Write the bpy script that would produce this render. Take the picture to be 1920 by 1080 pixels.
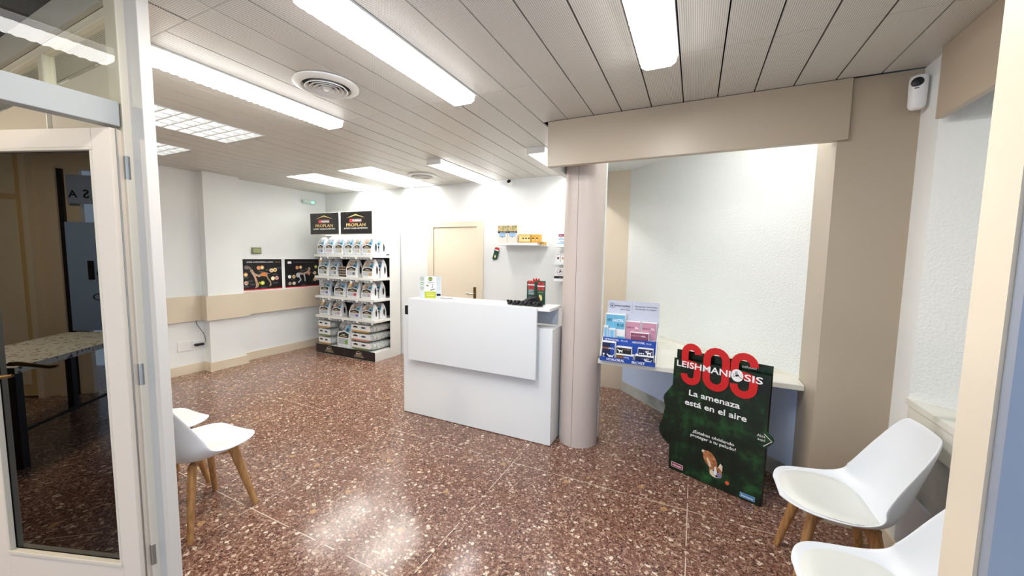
import bpy, bmesh, math, random
from mathutils import Matrix, Vector
random.seed(7)
PI = math.pi
for o in list(bpy.data.objects): bpy.data.objects.remove(o)
S = bpy.context.scene
COL = S.collection

# ------------------------------------------------------------------ camera
def cam_axes(yaw, pitch, roll):
    cy, sy, cp, sp, cr, sr = math.cos(yaw), math.sin(yaw), math.cos(pitch), math.sin(pitch), math.cos(roll), math.sin(roll)
    F = Vector((-sy*cp, cy*cp, -sp)); R0 = Vector((cy, sy, 0)); D0 = F.cross(R0)
    return R0*cr + D0*sr, -R0*sr + D0*cr, F
R_, D_, F_ = cam_axes(math.radians(25.612), math.radians(4.804), math.radians(-.924))
cd = bpy.data.cameras.new('camera'); cam = bpy.data.objects.new('camera', cd); COL.objects.link(cam)
mw = Matrix.Identity(4)
for i, v in enumerate((R_, -D_, -F_)):
    for j in range(3): mw[j][i] = v[j]
mw.translation = Vector((0, 0, 1.56))
cam.matrix_world = mw
cd.sensor_width = 36; cd.lens = 711.5/1920*36; cd.clip_start = .02
S.camera = cam

# ------------------------------------------------------------------ world and exposure
W = bpy.data.worlds.new('world'); S.world = W; W.use_nodes = True
bg = W.node_tree.nodes['Background']
bg.inputs[0].default_value = (.62, .78, 1.0, 1); bg.inputs[1].default_value = .85
S.view_settings.view_transform = 'Standard'; S.view_settings.look = 'None'
S.view_settings.exposure = 1.05; S.view_settings.gamma = 1; S.view_settings.use_curve_mapping = False
STRIP_E, LOUVER_E, ALCOVE_E = 18.0, 30.0, 10.5

# ------------------------------------------------------------------ materials
def s2l(c):
    return tuple((x/12.92 if x <= .04045 else ((x+.055)/1.055)**2.4) for x in c)
def C(r, g, b): return (*s2l((r/255, g/255, b/255)), 1)
MATS = {}
def mat(name, col, rough=.5, metal=0, spec=None, coat=0, emit=0, ior=None, bump=None):
    if name in MATS: return MATS[name]
    m = bpy.data.materials.new(name); m.use_nodes = True; nt = m.node_tree
    b = nt.nodes['Principled BSDF']
    b.inputs['Base Color'].default_value = col if len(col) == 4 else (*col, 1)
    b.inputs['Roughness'].default_value = rough; b.inputs['Metallic'].default_value = metal
    if spec is not None: b.inputs['Specular IOR Level'].default_value = spec
    if coat: b.inputs['Coat Weight'].default_value = coat; b.inputs['Coat Roughness'].default_value = .08
    if ior: b.inputs['IOR'].default_value = ior
    if emit:
        b.inputs['Emission Color'].default_value = col if len(col) == 4 else (*col, 1); b.inputs['Emission Strength'].default_value = emit
    if bump:
        sc, st, dist = bump
        tc = nt.nodes.new('ShaderNodeTexCoord'); n = nt.nodes.new('ShaderNodeTexNoise'); n.inputs['Scale'].default_value = sc
        n.inputs['Detail'].default_value = 3
        bp = nt.nodes.new('ShaderNodeBump'); bp.inputs['Strength'].default_value = st; bp.inputs['Distance'].default_value = dist
        nt.links.new(tc.outputs['Object'], n.inputs['Vector']); nt.links.new(n.outputs['Fac'], bp.inputs['Height']); nt.links.new(bp.outputs['Normal'], b.inputs['Normal'])
    MATS[name] = m; return m
def mottled(name, stops, scale=20, rough=.5, detail=4, stretch=(1, 1, 1), coat=0):
    if name in MATS: return MATS[name]
    m = mat(name, (.5, .5, .5, 1), rough, coat=coat); nt = m.node_tree; b = nt.nodes['Principled BSDF']
    tc = nt.nodes.new('ShaderNodeTexCoord'); mp = nt.nodes.new('ShaderNodeMapping'); mp.inputs['Scale'].default_value = stretch
    n = nt.nodes.new('ShaderNodeTexNoise'); n.inputs['Scale'].default_value = scale; n.inputs['Detail'].default_value = detail
    cr = nt.nodes.new('ShaderNodeValToRGB'); e = cr.color_ramp.elements
    for i, (p, c) in enumerate(stops):
        el = e[i] if i < 2 else e.new(p)
        el.position = p; el.color = c
    L = nt.links
    L.new(tc.outputs['Object'], mp.inputs[0]); L.new(mp.outputs[0], n.inputs['Vector']); L.new(n.outputs['Fac'], cr.inputs[0]); L.new(cr.outputs[0], b.inputs['Base Color'])
    return m
WHITE = mat('white_wall_paint', C(238, 241, 240), .6, bump=(60, .08, .004))
WTEX = mat('white_textured_plaster', C(232, 236, 233), .7, bump=(75, .55, .010))
GREYP = mat('grey_wall_paint', C(196, 198, 204), .6)
TAN = mat('tan_paint', C(222, 208, 186), .5)
TAN2 = mat('taupe_satin_paint', C(182, 168, 148), .38)
CREAM = mat('cream_lacquer', C(232, 221, 200), .35)
CREAMW = mat('cream_white_lacquer', C(214, 209, 200), .45)
LAM = mat('white_laminate', C(232, 236, 238), .3)
LAMW = mat('white_laminate_edge', C(240, 242, 242), .35)
WPL = mat('white_plastic', C(240, 241, 240), .4)
WMET = mat('white_enamel_metal', C(236, 236, 232), .35)
BLK = mat('black_print', C(16, 15, 18), .35)
BLKP = mat('black_plastic', C(18, 18, 20), .45)
DARK = mat('dark_void', C(40, 42, 44), .8)
METAL = mat('brushed_steel', C(170, 170, 165), .3, 1)
BRASS = mat('dark_brass', C(120, 95, 55), .35, 1)
GOLD = mat('gold_print', C(225, 195, 120), .4)
WP = mat('white_print', C(245, 245, 245), .5)
RED = mat('red_print', C(205, 28, 30), .4)
REDM = mat('purina_red', C(215, 60, 60), .4)
BLUE = mat('royal_blue_print', C(24, 70, 165), .4)
LBLUE = mat('light_blue_print', C(110, 185, 220), .4)
SKYB = mat('pale_blue_print', C(160, 200, 232), .4)
NAVY = mat('navy_print', C(22, 30, 70), .4)
PINK = mat('dusty_pink_print', C(205, 150, 172), .4)
MAUVE = mat('mauve_print', C(140, 75, 100), .4)
ORANGE = mat('orange_print', C(215, 130, 60), .4)
OCHRE = mat('ochre_print', C(200, 160, 90), .5)
SALMON = mat('salmon_print', C(200, 140, 115), .5)
OLIVE = mat('olive_print', C(120, 140, 80), .5)
LIME = mat('lime_print', C(190, 200, 60), .4)
GREENL = mat('green_logo_print', C(120, 175, 60), .4)
GREY = mat('grey_print', C(190, 195, 202), .5)
GREYD = mat('mid_grey_print', C(110, 112, 116), .5)
PURPLE = mat('violet_print', C(110, 90, 190), .5)
YEL = mat('yellow_carton', C(228, 180, 70), .45)
YELL = mat('pale_yellow_print', C(245, 225, 150), .45)
FUR = mottled('fawn_fur_print', [(.35, C(150, 85, 45)), (.65, C(205, 140, 90))], 40, .5)
FURD = mottled('pet_picture_print', [(.34, C(70, 66, 68)), (.46, C(150, 152, 158)), (.62, C(214, 220, 226))], 17, .5)
FURB = mottled('brown_pet_picture_print', [(.34, C(96, 78, 66)), (.46, C(168, 144, 124)), (.62, C(226, 216, 206))], 17, .5)
BAGW = mottled('white_pouch_film', [(.35, C(222, 224, 226)), (.65, C(245, 246, 247))], 14, .3)
BAGS = mottled('silver_pouch_film', [(.35, C(170, 182, 195)), (.65, C(225, 230, 236))], 14, .28)
BAGCLR = mottled('clear_grey_pouch_film', [(.35, C(165, 172, 168)), (.6, C(225, 230, 226))], 22, .25, stretch=(1, 3, 1))
BONE = mottled('anatomy_bone_print', [(.35, C(120, 90, 70)), (.65, C(205, 180, 160))], 60, .5)
GRASS = mottled('dark_grass_print', [(.36, C(5, 12, 9)), (.52, C(10, 36, 20)), (.68, C(36, 92, 44))], 6, .33, detail=15)
for _n in GRASS.node_tree.nodes:
    if _n.type == 'TEX_NOISE': _n.inputs['Roughness'].default_value = .72
GREENB = mottled('green_leaflet_print', [(.35, C(14, 50, 34)), (.65, C(30, 82, 55))], 12, .4)
MARBLE = mottled('cream_marble', [(.28, C(200, 199, 188)), (.36, C(226, 225, 213)), (.60, C(232, 231, 222))], 3.2, .25, detail=8, stretch=(1, 1.6, 1))
MARBLEG_SHADE = mottled('grey_marble_and_shade', [(.3, C(120, 126, 126)), (.5, C(176, 180, 178)), (.7, C(200, 203, 200))], 4, .3, detail=6)
WOOD = mottled('beech_wood', [(.35, C(150, 104, 60)), (.65, C(188, 144, 92))], 12, .42, detail=5, stretch=(6, 6, .7))
CLOTH = mottled('floral_oilcloth', [(.40, C(238, 238, 222)), (.60, C(232, 232, 218)), (.63, C(150, 90, 95)), (.72, C(90, 105, 130))], 30, .5, detail=2)
SHELL = mat('white_polypropylene', C(228, 232, 237), .35)
PAD = mat('cream_white_leatherette', C(224, 226, 220), .45)
LED = mat('green_led', (.1, .9, .45, 1), .4, emit=2.0)

def emissive(name, col, st):
    m = bpy.data.materials.new(name); m.use_nodes = True; nt = m.node_tree; nt.nodes.clear()
    e = nt.nodes.new('ShaderNodeEmission'); e.inputs[0].default_value = (*col, 1); e.inputs[1].default_value = st
    o = nt.nodes.new('ShaderNodeOutputMaterial'); nt.links.new(e.outputs[0], o.inputs[0]); return m
E_STRIP = emissive('strip_lamp_glow', (1.0, .985, .97), STRIP_E)
E_LOUV = emissive('tube_glow', (1.0, .975, .92), LOUVER_E)
E_SIDE = emissive('strip_lamp_side_glow', (1.0, .985, .97), 1.6)
E_FAR = emissive('far_strip_glow', (1.0, .985, .97), 8.0)
E_DIM = emissive('dim_tube_glow', (1.0, .98, .94), 2.6)
E_ALC = emissive('alcove_lamp_glow', (1.0, .99, .97), ALCOVE_E)

def glass_mat(name, tint, refl_ior=1.5):
    m = bpy.data.materials.new(name); m.use_nodes = True; nt = m.node_tree; nt.nodes.clear()
    t = nt.nodes.new('ShaderNodeBsdfTransparent'); t.inputs[0].default_value = (*tint, 1)
    g = nt.nodes.new('ShaderNodeBsdfGlossy'); g.inputs['Roughness'].default_value = 0.0
    f = nt.nodes.new('ShaderNodeFresnel'); f.inputs[0].default_value = refl_ior
    x = nt.nodes.new('ShaderNodeMixShader'); o = nt.nodes.new('ShaderNodeOutputMaterial')
    ge = nt.nodes.new('ShaderNodeNewGeometry'); mu = nt.nodes.new('ShaderNodeMath'); mu.operation = 'MULTIPLY'; iv = nt.nodes.new('ShaderNodeMath'); iv.operation = 'SUBTRACT'; iv.inputs[0].default_value = 1
    nt.links.new(ge.outputs['Backfacing'], iv.inputs[1]); nt.links.new(iv.outputs[0], mu.inputs[0]); nt.links.new(f.outputs[0], mu.inputs[1])
    nt.links.new(mu.outputs[0], x.inputs[0]); nt.links.new(t.outputs[0], x.inputs[1]); nt.links.new(g.outputs[0], x.inputs[2]); nt.links.new(x.outputs[0], o.inputs[0])
    return m
GLASS = glass_mat('clear_glass', (.95, .97, .94), 1.6)
TINT = glass_mat('dark_tinted_glass', (.02, .02, .02), 1.9)

def terrazzo():
    m = mat('terrazzo', (.1, .05, .04, 1), .14); nt = m.node_tree; b = nt.nodes['Principled BSDF']; L = nt.links; N = nt.nodes.new
    tc = N('ShaderNodeTexCoord')
    wn = N('ShaderNodeTexNoise'); wn.inputs['Scale'].default_value = 34; wn.inputs['Detail'].default_value = 5; wn.inputs['Roughness'].default_value = .62
    L.new(tc.outputs['Object'], wn.inputs['Vector'])
    ws = N('ShaderNodeVectorMath'); ws.operation = 'MULTIPLY_ADD'; ws.inputs[1].default_value = (.045, .045, .045)
    L.new(wn.outputs['Color'], ws.inputs[0]); L.new(tc.outputs['Object'], ws.inputs[2])
    def vor(scale, feat='F1'):
        v = N('ShaderNodeTexVoronoi'); v.inputs['Scale'].default_value = scale; v.feature = feat
        L.new(ws.outputs[0], v.inputs['Vector']); return v
    def math_(op, a, bb):
        n = N('ShaderNodeMath'); n.operation = op
        for i, q in enumerate((a, bb)):
            if isinstance(q, (int, float)): n.inputs[i].default_value = q
            elif q is not None: L.new(q, n.inputs[i])
        return n.outputs[0]
    def mix(fac, a, c):
        n = N('ShaderNodeMix'); n.data_type = 'RGBA'
        L.new(fac, n.inputs[0])
        for i, q in ((6, a), (7, c)):
            if isinstance(q, tuple): n.inputs[i].default_value = q
            else: L.new(q, n.inputs[i])
        return n.outputs[2]
    # small aggregate of reddish browns
    v1 = vor(85); s1 = N('ShaderNodeSeparateColor'); L.new(v1.outputs['Color'], s1.inputs[0])
    r1 = N('ShaderNodeValToRGB'); e = r1.color_ramp.elements
    e[0].position = 0; e[0].color = C(56, 36, 30); e[1].position = 1; e[1].color = C(172, 142, 124)
    x = e.new(.35); x.color = C(92, 60, 49); x = e.new(.75); x.color = C(120, 82, 68)
    L.new(s1.outputs[0], r1.inputs[0])
    edge = vor(85, 'DISTANCE_TO_EDGE')
    em = math_('LESS_THAN', edge.outputs['Distance'], .06)
    c = mix(em, r1.outputs[0], C(146, 110, 92))
    # pale shell flecks, two sizes
    for sc, thr, dmax, col in ((80, .76, .42, C(180, 150, 130)), (46, .82, .40, C(200, 176, 154)), (29, .88, .33, C(222, 205, 184)), (17, .975, .34, C(176, 138, 96))):
        v = vor(sc); s = N('ShaderNodeSeparateColor'); L.new(v.outputs['Color'], s.inputs[0])
        a = math_('GREATER_THAN', s.outputs[1], thr); d = math_('LESS_THAN', v.outputs['Distance'], dmax)
        inner = math_('GREATER_THAN', v.outputs['Distance'], math_('MULTIPLY', s.outputs[2], .18))
        f = math_('MULTIPLY', math_('MULTIPLY', a, d), inner)
        c = mix(f, c, col)
    # thin pale joints between the big slabs
    sx = N('ShaderNodeSeparateXYZ'); L.new(ws.outputs[0], sx.inputs[0])
    sx2 = N('ShaderNodeSeparateXYZ'); L.new(tc.outputs['Object'], sx2.inputs[0])
    def line(out, off, per):
        q = math_('ABSOLUTE', math_('SUBTRACT', math_('FRACT', math_('DIVIDE', math_('ADD', out, off), per), None), .5), None)
        return math_('LESS_THAN', q, .0026/per)
    lx = line(sx2.outputs[0], 1.165+30*1.2+.6, 1.2); ly = line(sx2.outputs[1], -2.50+30*1.2+.6, 1.2)
    lw = N('ShaderNodeTexNoise'); lw.inputs['Scale'].default_value = 9; L.new(tc.outputs['Object'], lw.inputs['Vector'])
    lf = math_('MULTIPLY', math_('MAXIMUM', lx, ly), math_('GREATER_THAN', lw.outputs['Fac'], .47))
    c = mix(lf, c, C(205, 188, 170))
    L.new(c, b.inputs['Base Color'])
    rn = N('ShaderNodeTexNoise'); rn.inputs['Scale'].default_value = 3; L.new(tc.outputs['Object'], rn.inputs['Vector'])
    mr = N('ShaderNodeMapRange'); mr.inputs[3].default_value = .10; mr.inputs[4].default_value = .22; L.new(rn.outputs['Fac'], mr.inputs[0]); L.new(mr.outputs[0], b.inputs['Roughness'])
    bp = N('ShaderNodeBump'); bp.inputs['Strength'].default_value = .12; bp.inputs['Distance'].default_value = .002
    L.new(s1.outputs[1], bp.inputs['Height']); L.new(bp.outputs[0], b.inputs['Normal'])
    b.inputs['IOR'].default_value = 1.5
    return m
TERR = terrazzo()

def perforated():
    m = mat('perforated_panel', C(222, 219, 212), .42, metal=0); nt = m.node_tree; b = nt.nodes['Principled BSDF']; L = nt.links; N = nt.nodes.new
    tc = N('ShaderNodeTexCoord'); sp = N('ShaderNodeSeparateXYZ'); L.new(tc.outputs['Object'], sp.inputs[0])
    k = 2*PI/.0083
    def mt(op, a, bb=None):
        n = N('ShaderNodeMath'); n.operation = op
        for i, q in enumerate((a, bb)):
            if isinstance(q, (int, float)): n.inputs[i].default_value = q
            elif q is not None: L.new(q, n.inputs[i])
        return n.outputs[0]
    cx = mt('COSINE', mt('MULTIPLY', sp.outputs[0], k)); cyy = mt('COSINE', mt('MULTIPLY', sp.outputs[1], k))
    f = mt('GREATER_THAN', mt('ADD', cx, cyy), .95)
    mx = N('ShaderNodeMix'); mx.data_type = 'RGBA'; L.new(f, mx.inputs[0]); mx.inputs[6].default_value = C(222, 219, 212); mx.inputs[7].default_value = C(120, 117, 112)
    L.new(mx.outputs[2], b.inputs['Base Color'])
    return m
PERF = perforated()

# ------------------------------------------------------------------ mesh builder
def frame(o, deg=0):
    a = math.radians(deg)
    u = Vector((math.cos(a), math.sin(a), 0)); v = Vector((0, 0, 1)); w = Vector((math.sin(a), -math.cos(a), 0))
    M = Matrix.Identity(4)
    for i, q in enumerate((u, v, w)):
        for j in range(3): M[j][i] = q[j]
    M.translation = Vector(o); return M
_tc = {}
def glyphs(s, bold=0.0):
    k = (s, bold)
    if k in _tc: return _tc[k]
    cu = bpy.data.curves.new('t', 'FONT'); cu.body = s; cu.offset = bold; cu.resolution_u = 3; cu.fill_mode = 'FRONT'
    ob = bpy.data.objects.new('t', cu); COL.objects.link(ob)
    dg = bpy.context.evaluated_depsgraph_get(); me = bpy.data.meshes.new_from_object(ob.evaluated_get(dg))
    V = [tuple(v.co[:2]) for v in me.vertices]; Fc = [tuple(p.vertices) for p in me.polygons]
    bpy.data.objects.remove(ob); bpy.data.curves.remove(cu); bpy.data.meshes.remove(me)
    _tc[k] = (V, Fc); return _tc[k]
class MB:
    def __init__(s): s.v = []; s.f = []; s.m = []; s.mats = []; s.M = Matrix.Identity(4)
    def at(s, M): s.M = M; return s
    def mi(s, m):
        if m not in s.mats: s.mats.append(m)
        return s.mats.index(m)
    def add(s, V, F, m):
        b = len(s.v); s.v += [tuple(s.M @ Vector(q)) for q in V]; k = s.mi(m)
        det = s.M.to_3x3().determinant() < 0
        for f in F:
            f = tuple(b+i for i in f); s.f.append(f[::-1] if det else f); s.m.append(k)
        return s
    def box(s, x0, x1, y0, y1, z0, z1, m):
        V = [(x, y, z) for z in (z0, z1) for y in (y0, y1) for x in (x0, x1)]
        return s.add(V, [(0, 2, 3, 1), (4, 5, 7, 6), (0, 1, 5, 4), (2, 6, 7, 3), (0, 4, 6, 2), (1, 3, 7, 5)], m)
    def prism(s, P, z0, z1, m):
        n = len(P); A = sum(P[i][0]*P[(i+1) % n][1]-P[(i+1) % n][0]*P[i][1] for i in range(n))
        if A < 0: P = P[::-1]
        V = [(x, y, z0) for x, y in P]+[(x, y, z1) for x, y in P]
        return s.add(V, [tuple(range(n))[::-1], tuple(range(n, 2*n))]+[(i, (i+1) % n, n+(i+1) % n, n+i) for i in range(n)], m)
    def rect(s, u0, u1, v0, v1, w, m): return s.add([(u0, v0, w), (u1, v0, w), (u1, v1, w), (u0, v1, w)], [(0, 1, 2, 3)], m)
    def poly(s, P, w, m):
        n = len(P); A = sum(P[i][0]*P[(i+1) % n][1]-P[(i+1) % n][0]*P[i][1] for i in range(n))
        if A < 0: P = P[::-1]
        return s.add([(x, y, w) for x, y in P], [tuple(range(n))], m)
    def disc(s, u, v, ru, rv, w, m, n=20, rot=0):
        c, q = math.cos(rot), math.sin(rot)
        return s.poly([(u+ru*math.cos(a)*c-rv*math.sin(a)*q, v+ru*math.cos(a)*q+rv*math.sin(a)*c) for a in [2*PI*i/n for i in range(n)]], w, m)
    def ring(s, u, v, r0, r1, w, m, n=28):
        V = [(u+r*math.cos(2*PI*i/n), v+r*math.sin(2*PI*i/n), w) for r in (r0, r1) for i in range(n)]
        return s.add(V, [(i, n+i, n+(i+1) % n, (i+1) % n) for i in range(n)], m)
    def text(s, t, u0, u1, v0, cap, w, m, bold=0.0):
        V, F = glyphs(t, bold); H, _ = glyphs('H', bold)
        hy0 = min(q[1] for q in H); hh = max(q[1] for q in H)-hy0
        x0 = min(q[0] for q in V); x1 = max(q[0] for q in V)
        sx = (u1-u0)/(x1-x0); sy = cap/hh
        return s.add([(u0+(q[0]-x0)*sx, v0+(q[1]-hy0)*sy, w) for q in V], F, m)
    def stroke(s, P, wd, w0, w1, m):
        # ribbon of width wd along 2-D polyline P, extruded w0..w1
        n = len(P); Lf = []; Rt = []
        for i in range(n):
            a = Vector(P[max(0, i-1)]); b = Vector(P[min(n-1, i+1)]); d = (b-a).normalized(); q = Vector((-d.y, d.x))*wd/2
            Lf.append(Vector(P[i])+q); Rt.append(Vector(P[i])-q)
        V = [(p.x, p.y, w) for w in (w0, w1) for p in Lf+Rt]; F = []
        for i in range(n-1):
            F.append((2*n+i, 3*n+i, 3*n+i+1, 2*n+i+1)); F.append((i, i+1, n+i+1, n+i))
            F.append((i, 2*n+i, 2*n+i+1, i+1)); F.append((n+i, n+i+1, 3*n+i+1, 3*n+i))
        F += [(0, n, 3*n, 2*n), (n-1, 3*n-1, 4*n-1, 2*n-1)][:1]+[(n-1, 3*n-1, 4*n-1, 2*n-1)]
        return s.add(V, F, m)
    def loft(s, rings, m, cap=True, closed=True):
        n = len(rings[0]); V = [p for r in rings for p in r]; F = []
        for i in range(len(rings)-1):
            for j in range(n if closed else n-1):
                k = (j+1) % n; F.append((i*n+j, i*n+k, (i+1)*n+k, (i+1)*n+j))
        if cap: F += [tuple(range(n))[::-1], tuple(range((len(rings)-1)*n, len(rings)*n))]
        return s.add(V, F, m)
    def lathe(s, prof, m, c=(0, 0), n=32, cap=False):
        return s.loft([[(c[0]+r*math.cos(2*PI*i/n), c[1]+r*math.sin(2*PI*i/n), z) for i in range(n)] for r, z in prof], m, cap)
    def tube(s, P, r, m, n=10):
        P = [Vector(p) for p in P]; rr = r if isinstance(r, (list, tuple)) else [r]*len(P); rings = []
        for i, p in enumerate(P):
            d = (P[min(i+1, len(P)-1)]-P[max(i-1, 0)]).normalized()
            a = d.cross(Vector((0, 0, 1)) if abs(d.z) < .9 else Vector((1, 0, 0))).normalized(); b = d.cross(a)
            rings.append([tuple(p+(a*math.cos(2*PI*k/n)+b*math.sin(2*PI*k/n))*rr[i]) for k in range(n)])
        return s.loft(rings, m)
    def build(s, name, parent=None, bevel=0, smooth=0, seg=2, origin=None):
        me = bpy.data.meshes.new(name)
        V = s.v
        if origin is not None: V = [(a-origin[0], b-origin[1], c-origin[2]) for a, b, c in V]
        me.from_pydata(V, [], s.f); me.update()
        for m in s.mats: me.materials.append(m)
        for p, k in zip(me.polygons, s.m): p.material_index = k
        if smooth:
            for p in me.polygons: p.use_smooth = True
        bm = bmesh.new(); bm.from_mesh(me)
        if smooth:
            for e in bm.edges:
                if len(e.link_faces) == 2 and e.calc_face_angle(0) > math.radians(smooth): e.smooth = False
        bm.to_mesh(me); bm.free()
        ob = bpy.data.objects.new(name, me); COL.objects.link(ob)
        if origin is not None: ob.location = origin
        if parent is not None: ob.parent = parent
        if bevel:
            b = ob.modifiers.new('bevel', 'BEVEL'); b.width = bevel; b.segments = seg; b.limit_method = 'ANGLE'; b.angle_limit = math.radians(40)
        return ob
def tag(o, label=None, cat=None, group=None, kind=None):
    if label: o['label'] = label
    if cat: o['category'] = cat
    if group: o['group'] = group
    if kind: o['kind'] = kind
    return o
def thing(name, label, cat, loc=(0, 0, 0), rz=0, group=None):
    o = bpy.data.objects.new(name, None); COL.objects.link(o); o.location = loc; o.rotation_euler = (0, 0, rz); o.empty_display_size = .1
    return tag(o, label, cat, group)
def struct(o): o['kind'] = 'structure'; return o
def B(*a): return MB().box(*a)

# ================================================================== SETTING
CZ = 2.56; PITCH = .1925; X0 = .075
struct(MB().box(-6.0, 2.2, -3.6, 4.9, -.1, 0, TERR).build('floor'))
# ---- ceiling of long perforated panels
JY = [-2.55, -1.4, -.22, .95, 2.12, 3.30, 4.55]
cells_skip = set()
def col_x(k): return X0+k*PITCH
STRIPS = {'a': (-7, 3), 'b': (-13, 3), 'c': (-1, 3)}         # column index -> x from col_x(k-?)...
def skip(k, j): cells_skip.add((k, j))
# column k spans col_x(k) .. col_x(k+1)
for k in (-2, -8, -14): skip(k, 3)
skip(-8, 2)
for k in (-8, -14): skip(k, 5)
for k in (-21, -20, -19): skip(k, 3); skip(k, 5)
for k in (-27, -26, -25): skip(k, 3)
for k in (-26, -25, -24): skip(k, 5)
cm = MB()
for k in range(-31, 6):
    xa, xb = col_x(k)+.0035, col_x(k+1)-.0035
    if k == 4: xb = 1.02
    if k > 4: continue
    for j in range(len(JY)-1):
        if (k, j) in cells_skip: continue
        ya, yb = JY[j]+.001, JY[j+1]-.001
        if xb < -2.04 and j < 3: continue
        if j == 5 and xa > -1.1: continue
        if j == 4 and xa > -1.1: yb = 2.74
        x0 = max(xa, -5.75)
        if x0 >= xb: continue
        cm.box(x0, xb, ya, yb, CZ, CZ+.012, PERF)
cm.box(-5.9, 1.2, -2.6, 4.7, CZ+.13, CZ+.16, DARK)
struct(cm.build('ceiling'))
# strip of main ceiling between glazed partition and first joint, and the plain ceilings
struct(MB().box(-5.75, -2.05, .78, .949, CZ, CZ+.012, PERF).build('ceiling'))
struct(MB().box(-6.0, -2.06, -2.6, .735, 2.83, 2.87, CREAMW).build('ceiling'))
struct(MB().box(-1.03, 1.2, 2.90, 4.6, 2.55, 2.60, WHITE).build('ceiling'))
# ---- walls
struct(MB().box(-5.9, -5.75, .70, 4.7, 0, CZ+.1, WHITE).build('wall_left'))
struct(MB().box(-5.9, -.66, 4.55, 4.7, 0, CZ+.1, WHITE).build('wall_back'))
pil = MB().box(-5.75, -5.61, 2.68, 3.11, 0, CZ, WHITE); struct(pil.build('trim_pillar'))
# 45 degree alcove wall
struct(MB().prism([(-.70, 4.53), (.684, 3.16), (.80, 3.28), (-.58, 4.66)], 0, 2.56, WTEX).build('wall_alcove'))
struct(MB().prism([(-.705, 4.515), (.683, 3.148), (.684, 3.16), (-.70, 4.53)], .118, .715, mat('daylight_blue_wall_paint', C(200, 219, 250), .6)).build('wall_alcove_lower'))  # cool daylight below the sill put into this blue wall colour
struct(MB().box(-.97, -.695, 4.53, 4.56, 0, 2.55, TAN).build('trim_panel'))
struct(MB().box(.684, 1.30, 2.76, 3.45, 0, CZ, TAN2).build('wall_right_front'))
# right wall with a niche behind its fascia
struct(MB().box(1.02, 1.30, 2.58, 2.765, 0, CZ, WHITE).prism([(1.02, 2.58), (1.50, 2.10), (1.62, 2.10), (1.62, 2.62), (1.30, 2.62)], .87, CZ, WTEX)
       .box(1.50, 1.62, .98, 2.10, .87, CZ, WTEX).build('wall_right'))
struct(MB().box(1.02, 1.5, .98, 2.58, 0, .41, GREYP).box(1.035, 1.5, .98, 2.58, .41, .69, MARBLEG_SHADE).box(1.02, 1.5, .98, 2.58, .69, .84, MARBLE).build('wall_right_lower'))  # middle band's darker grey stands in for the chair back's shadow
struct(MB().box(1.012, 1.62, .98, 2.59, .8405, .87, MARBLE).build('trim_niche_sill'))
struct(MB().box(.987, 1.015, .98, 2.527, 2.235, CZ-.002, TAN2).build('trim_fascia'))
struct(MB().box(1.005, 1.02, .98, 2.76, 0, .11, CREAM).build('baseboard_right', bevel=.004))
# beam over the alcove opening, returning towards the back wall
struct(MB().box(-1.036, .727, 2.735, 2.785, 2.232, CZ-.003, TAN2).build('trim_beam', bevel=.002))
struct(MB().box(-1.036, -.985, 2.79, 4.55, 2.232, CZ-.003, WHITE).box(-.98, .684, 2.79, 2.90, 2.35, CZ, WHITE).build('trim_beam_return'))
# tan rail and baseboards round the left wall and pillar
def band(name, z0, z1, t, m, m2=None):
    b = MB()
    b.box(-5.75, -5.75+t, .80, 2.68-t, z0, z1, m)
    b.prism([(-5.75, 2.68-t), (-5.61+t, 2.68-t), (-5.61+t, 3.11+t), (-5.75, 3.11+t), (-5.75, 3.11), (-5.61, 3.11), (-5.61, 2.68), (-5.75, 2.68)], z0, z1, m)
    b.box(-5.75, -5.75+t, 3.11+t, 4.55, z0, z1, m)
    return struct(b.build(name))
band('trim_rail', .672, .987, .045, TAN)
band('baseboard_left', 0, .115, .02, TAN)
struct(MB().prism([(-.70+.0, 4.53), (.684, 3.16), (.684, 3.135), (-.715, 4.515)], 0, .118, MARBLEG_SHADE).build('baseboard_alcove'))

# ---- far door
def far_door():
    d = struct(bpy.data.objects.new('door_1', None)); COL.objects.link(d); d.location = (-3.09, 4.55, 0)
    o = lambda mb, n, **k: mb.build(n, d, **k)
    def loc(mb): mb.M = Matrix.Translation((3.09, -4.55, 0)); return mb
    f = MB().at(Matrix.Translation((3.09, -4.55, 0)))
    f.box(-3.557, -3.457, 4.52, 4.55, 0, 2.03, CREAM).box(-2.717, -2.617, 4.52, 4.55, 0, 2.03, CREAM).box(-3.457, -2.717, 4.52, 4.55, 1.955, 2.03, CREAM)
    o(f, 'door_frame', bevel=.004)
    l = MB().at(Matrix.Translation((3.09, -4.55, 0))).box(-3.45, -2.725, 4.536, 4.549, .005, 1.953, mat('cream_door_lacquer', C(234, 221, 200), .4)); o(l, 'door_leaf')
    h = MB().at(Matrix.Translation((3.09, -4.55, 0)))
    h.box(-2.768, -2.730, 4.526, 4.536, .90, 1.12, BRASS); h.tube([(-2.749, 4.53, 1.03), (-2.749, 4.49, 1.03), (-2.77, 4.485, 1.03), (-2.86, 4.485, 1.03)], .009, METAL)
    o(h, 'door_handle', smooth=40)
far_door()

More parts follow.
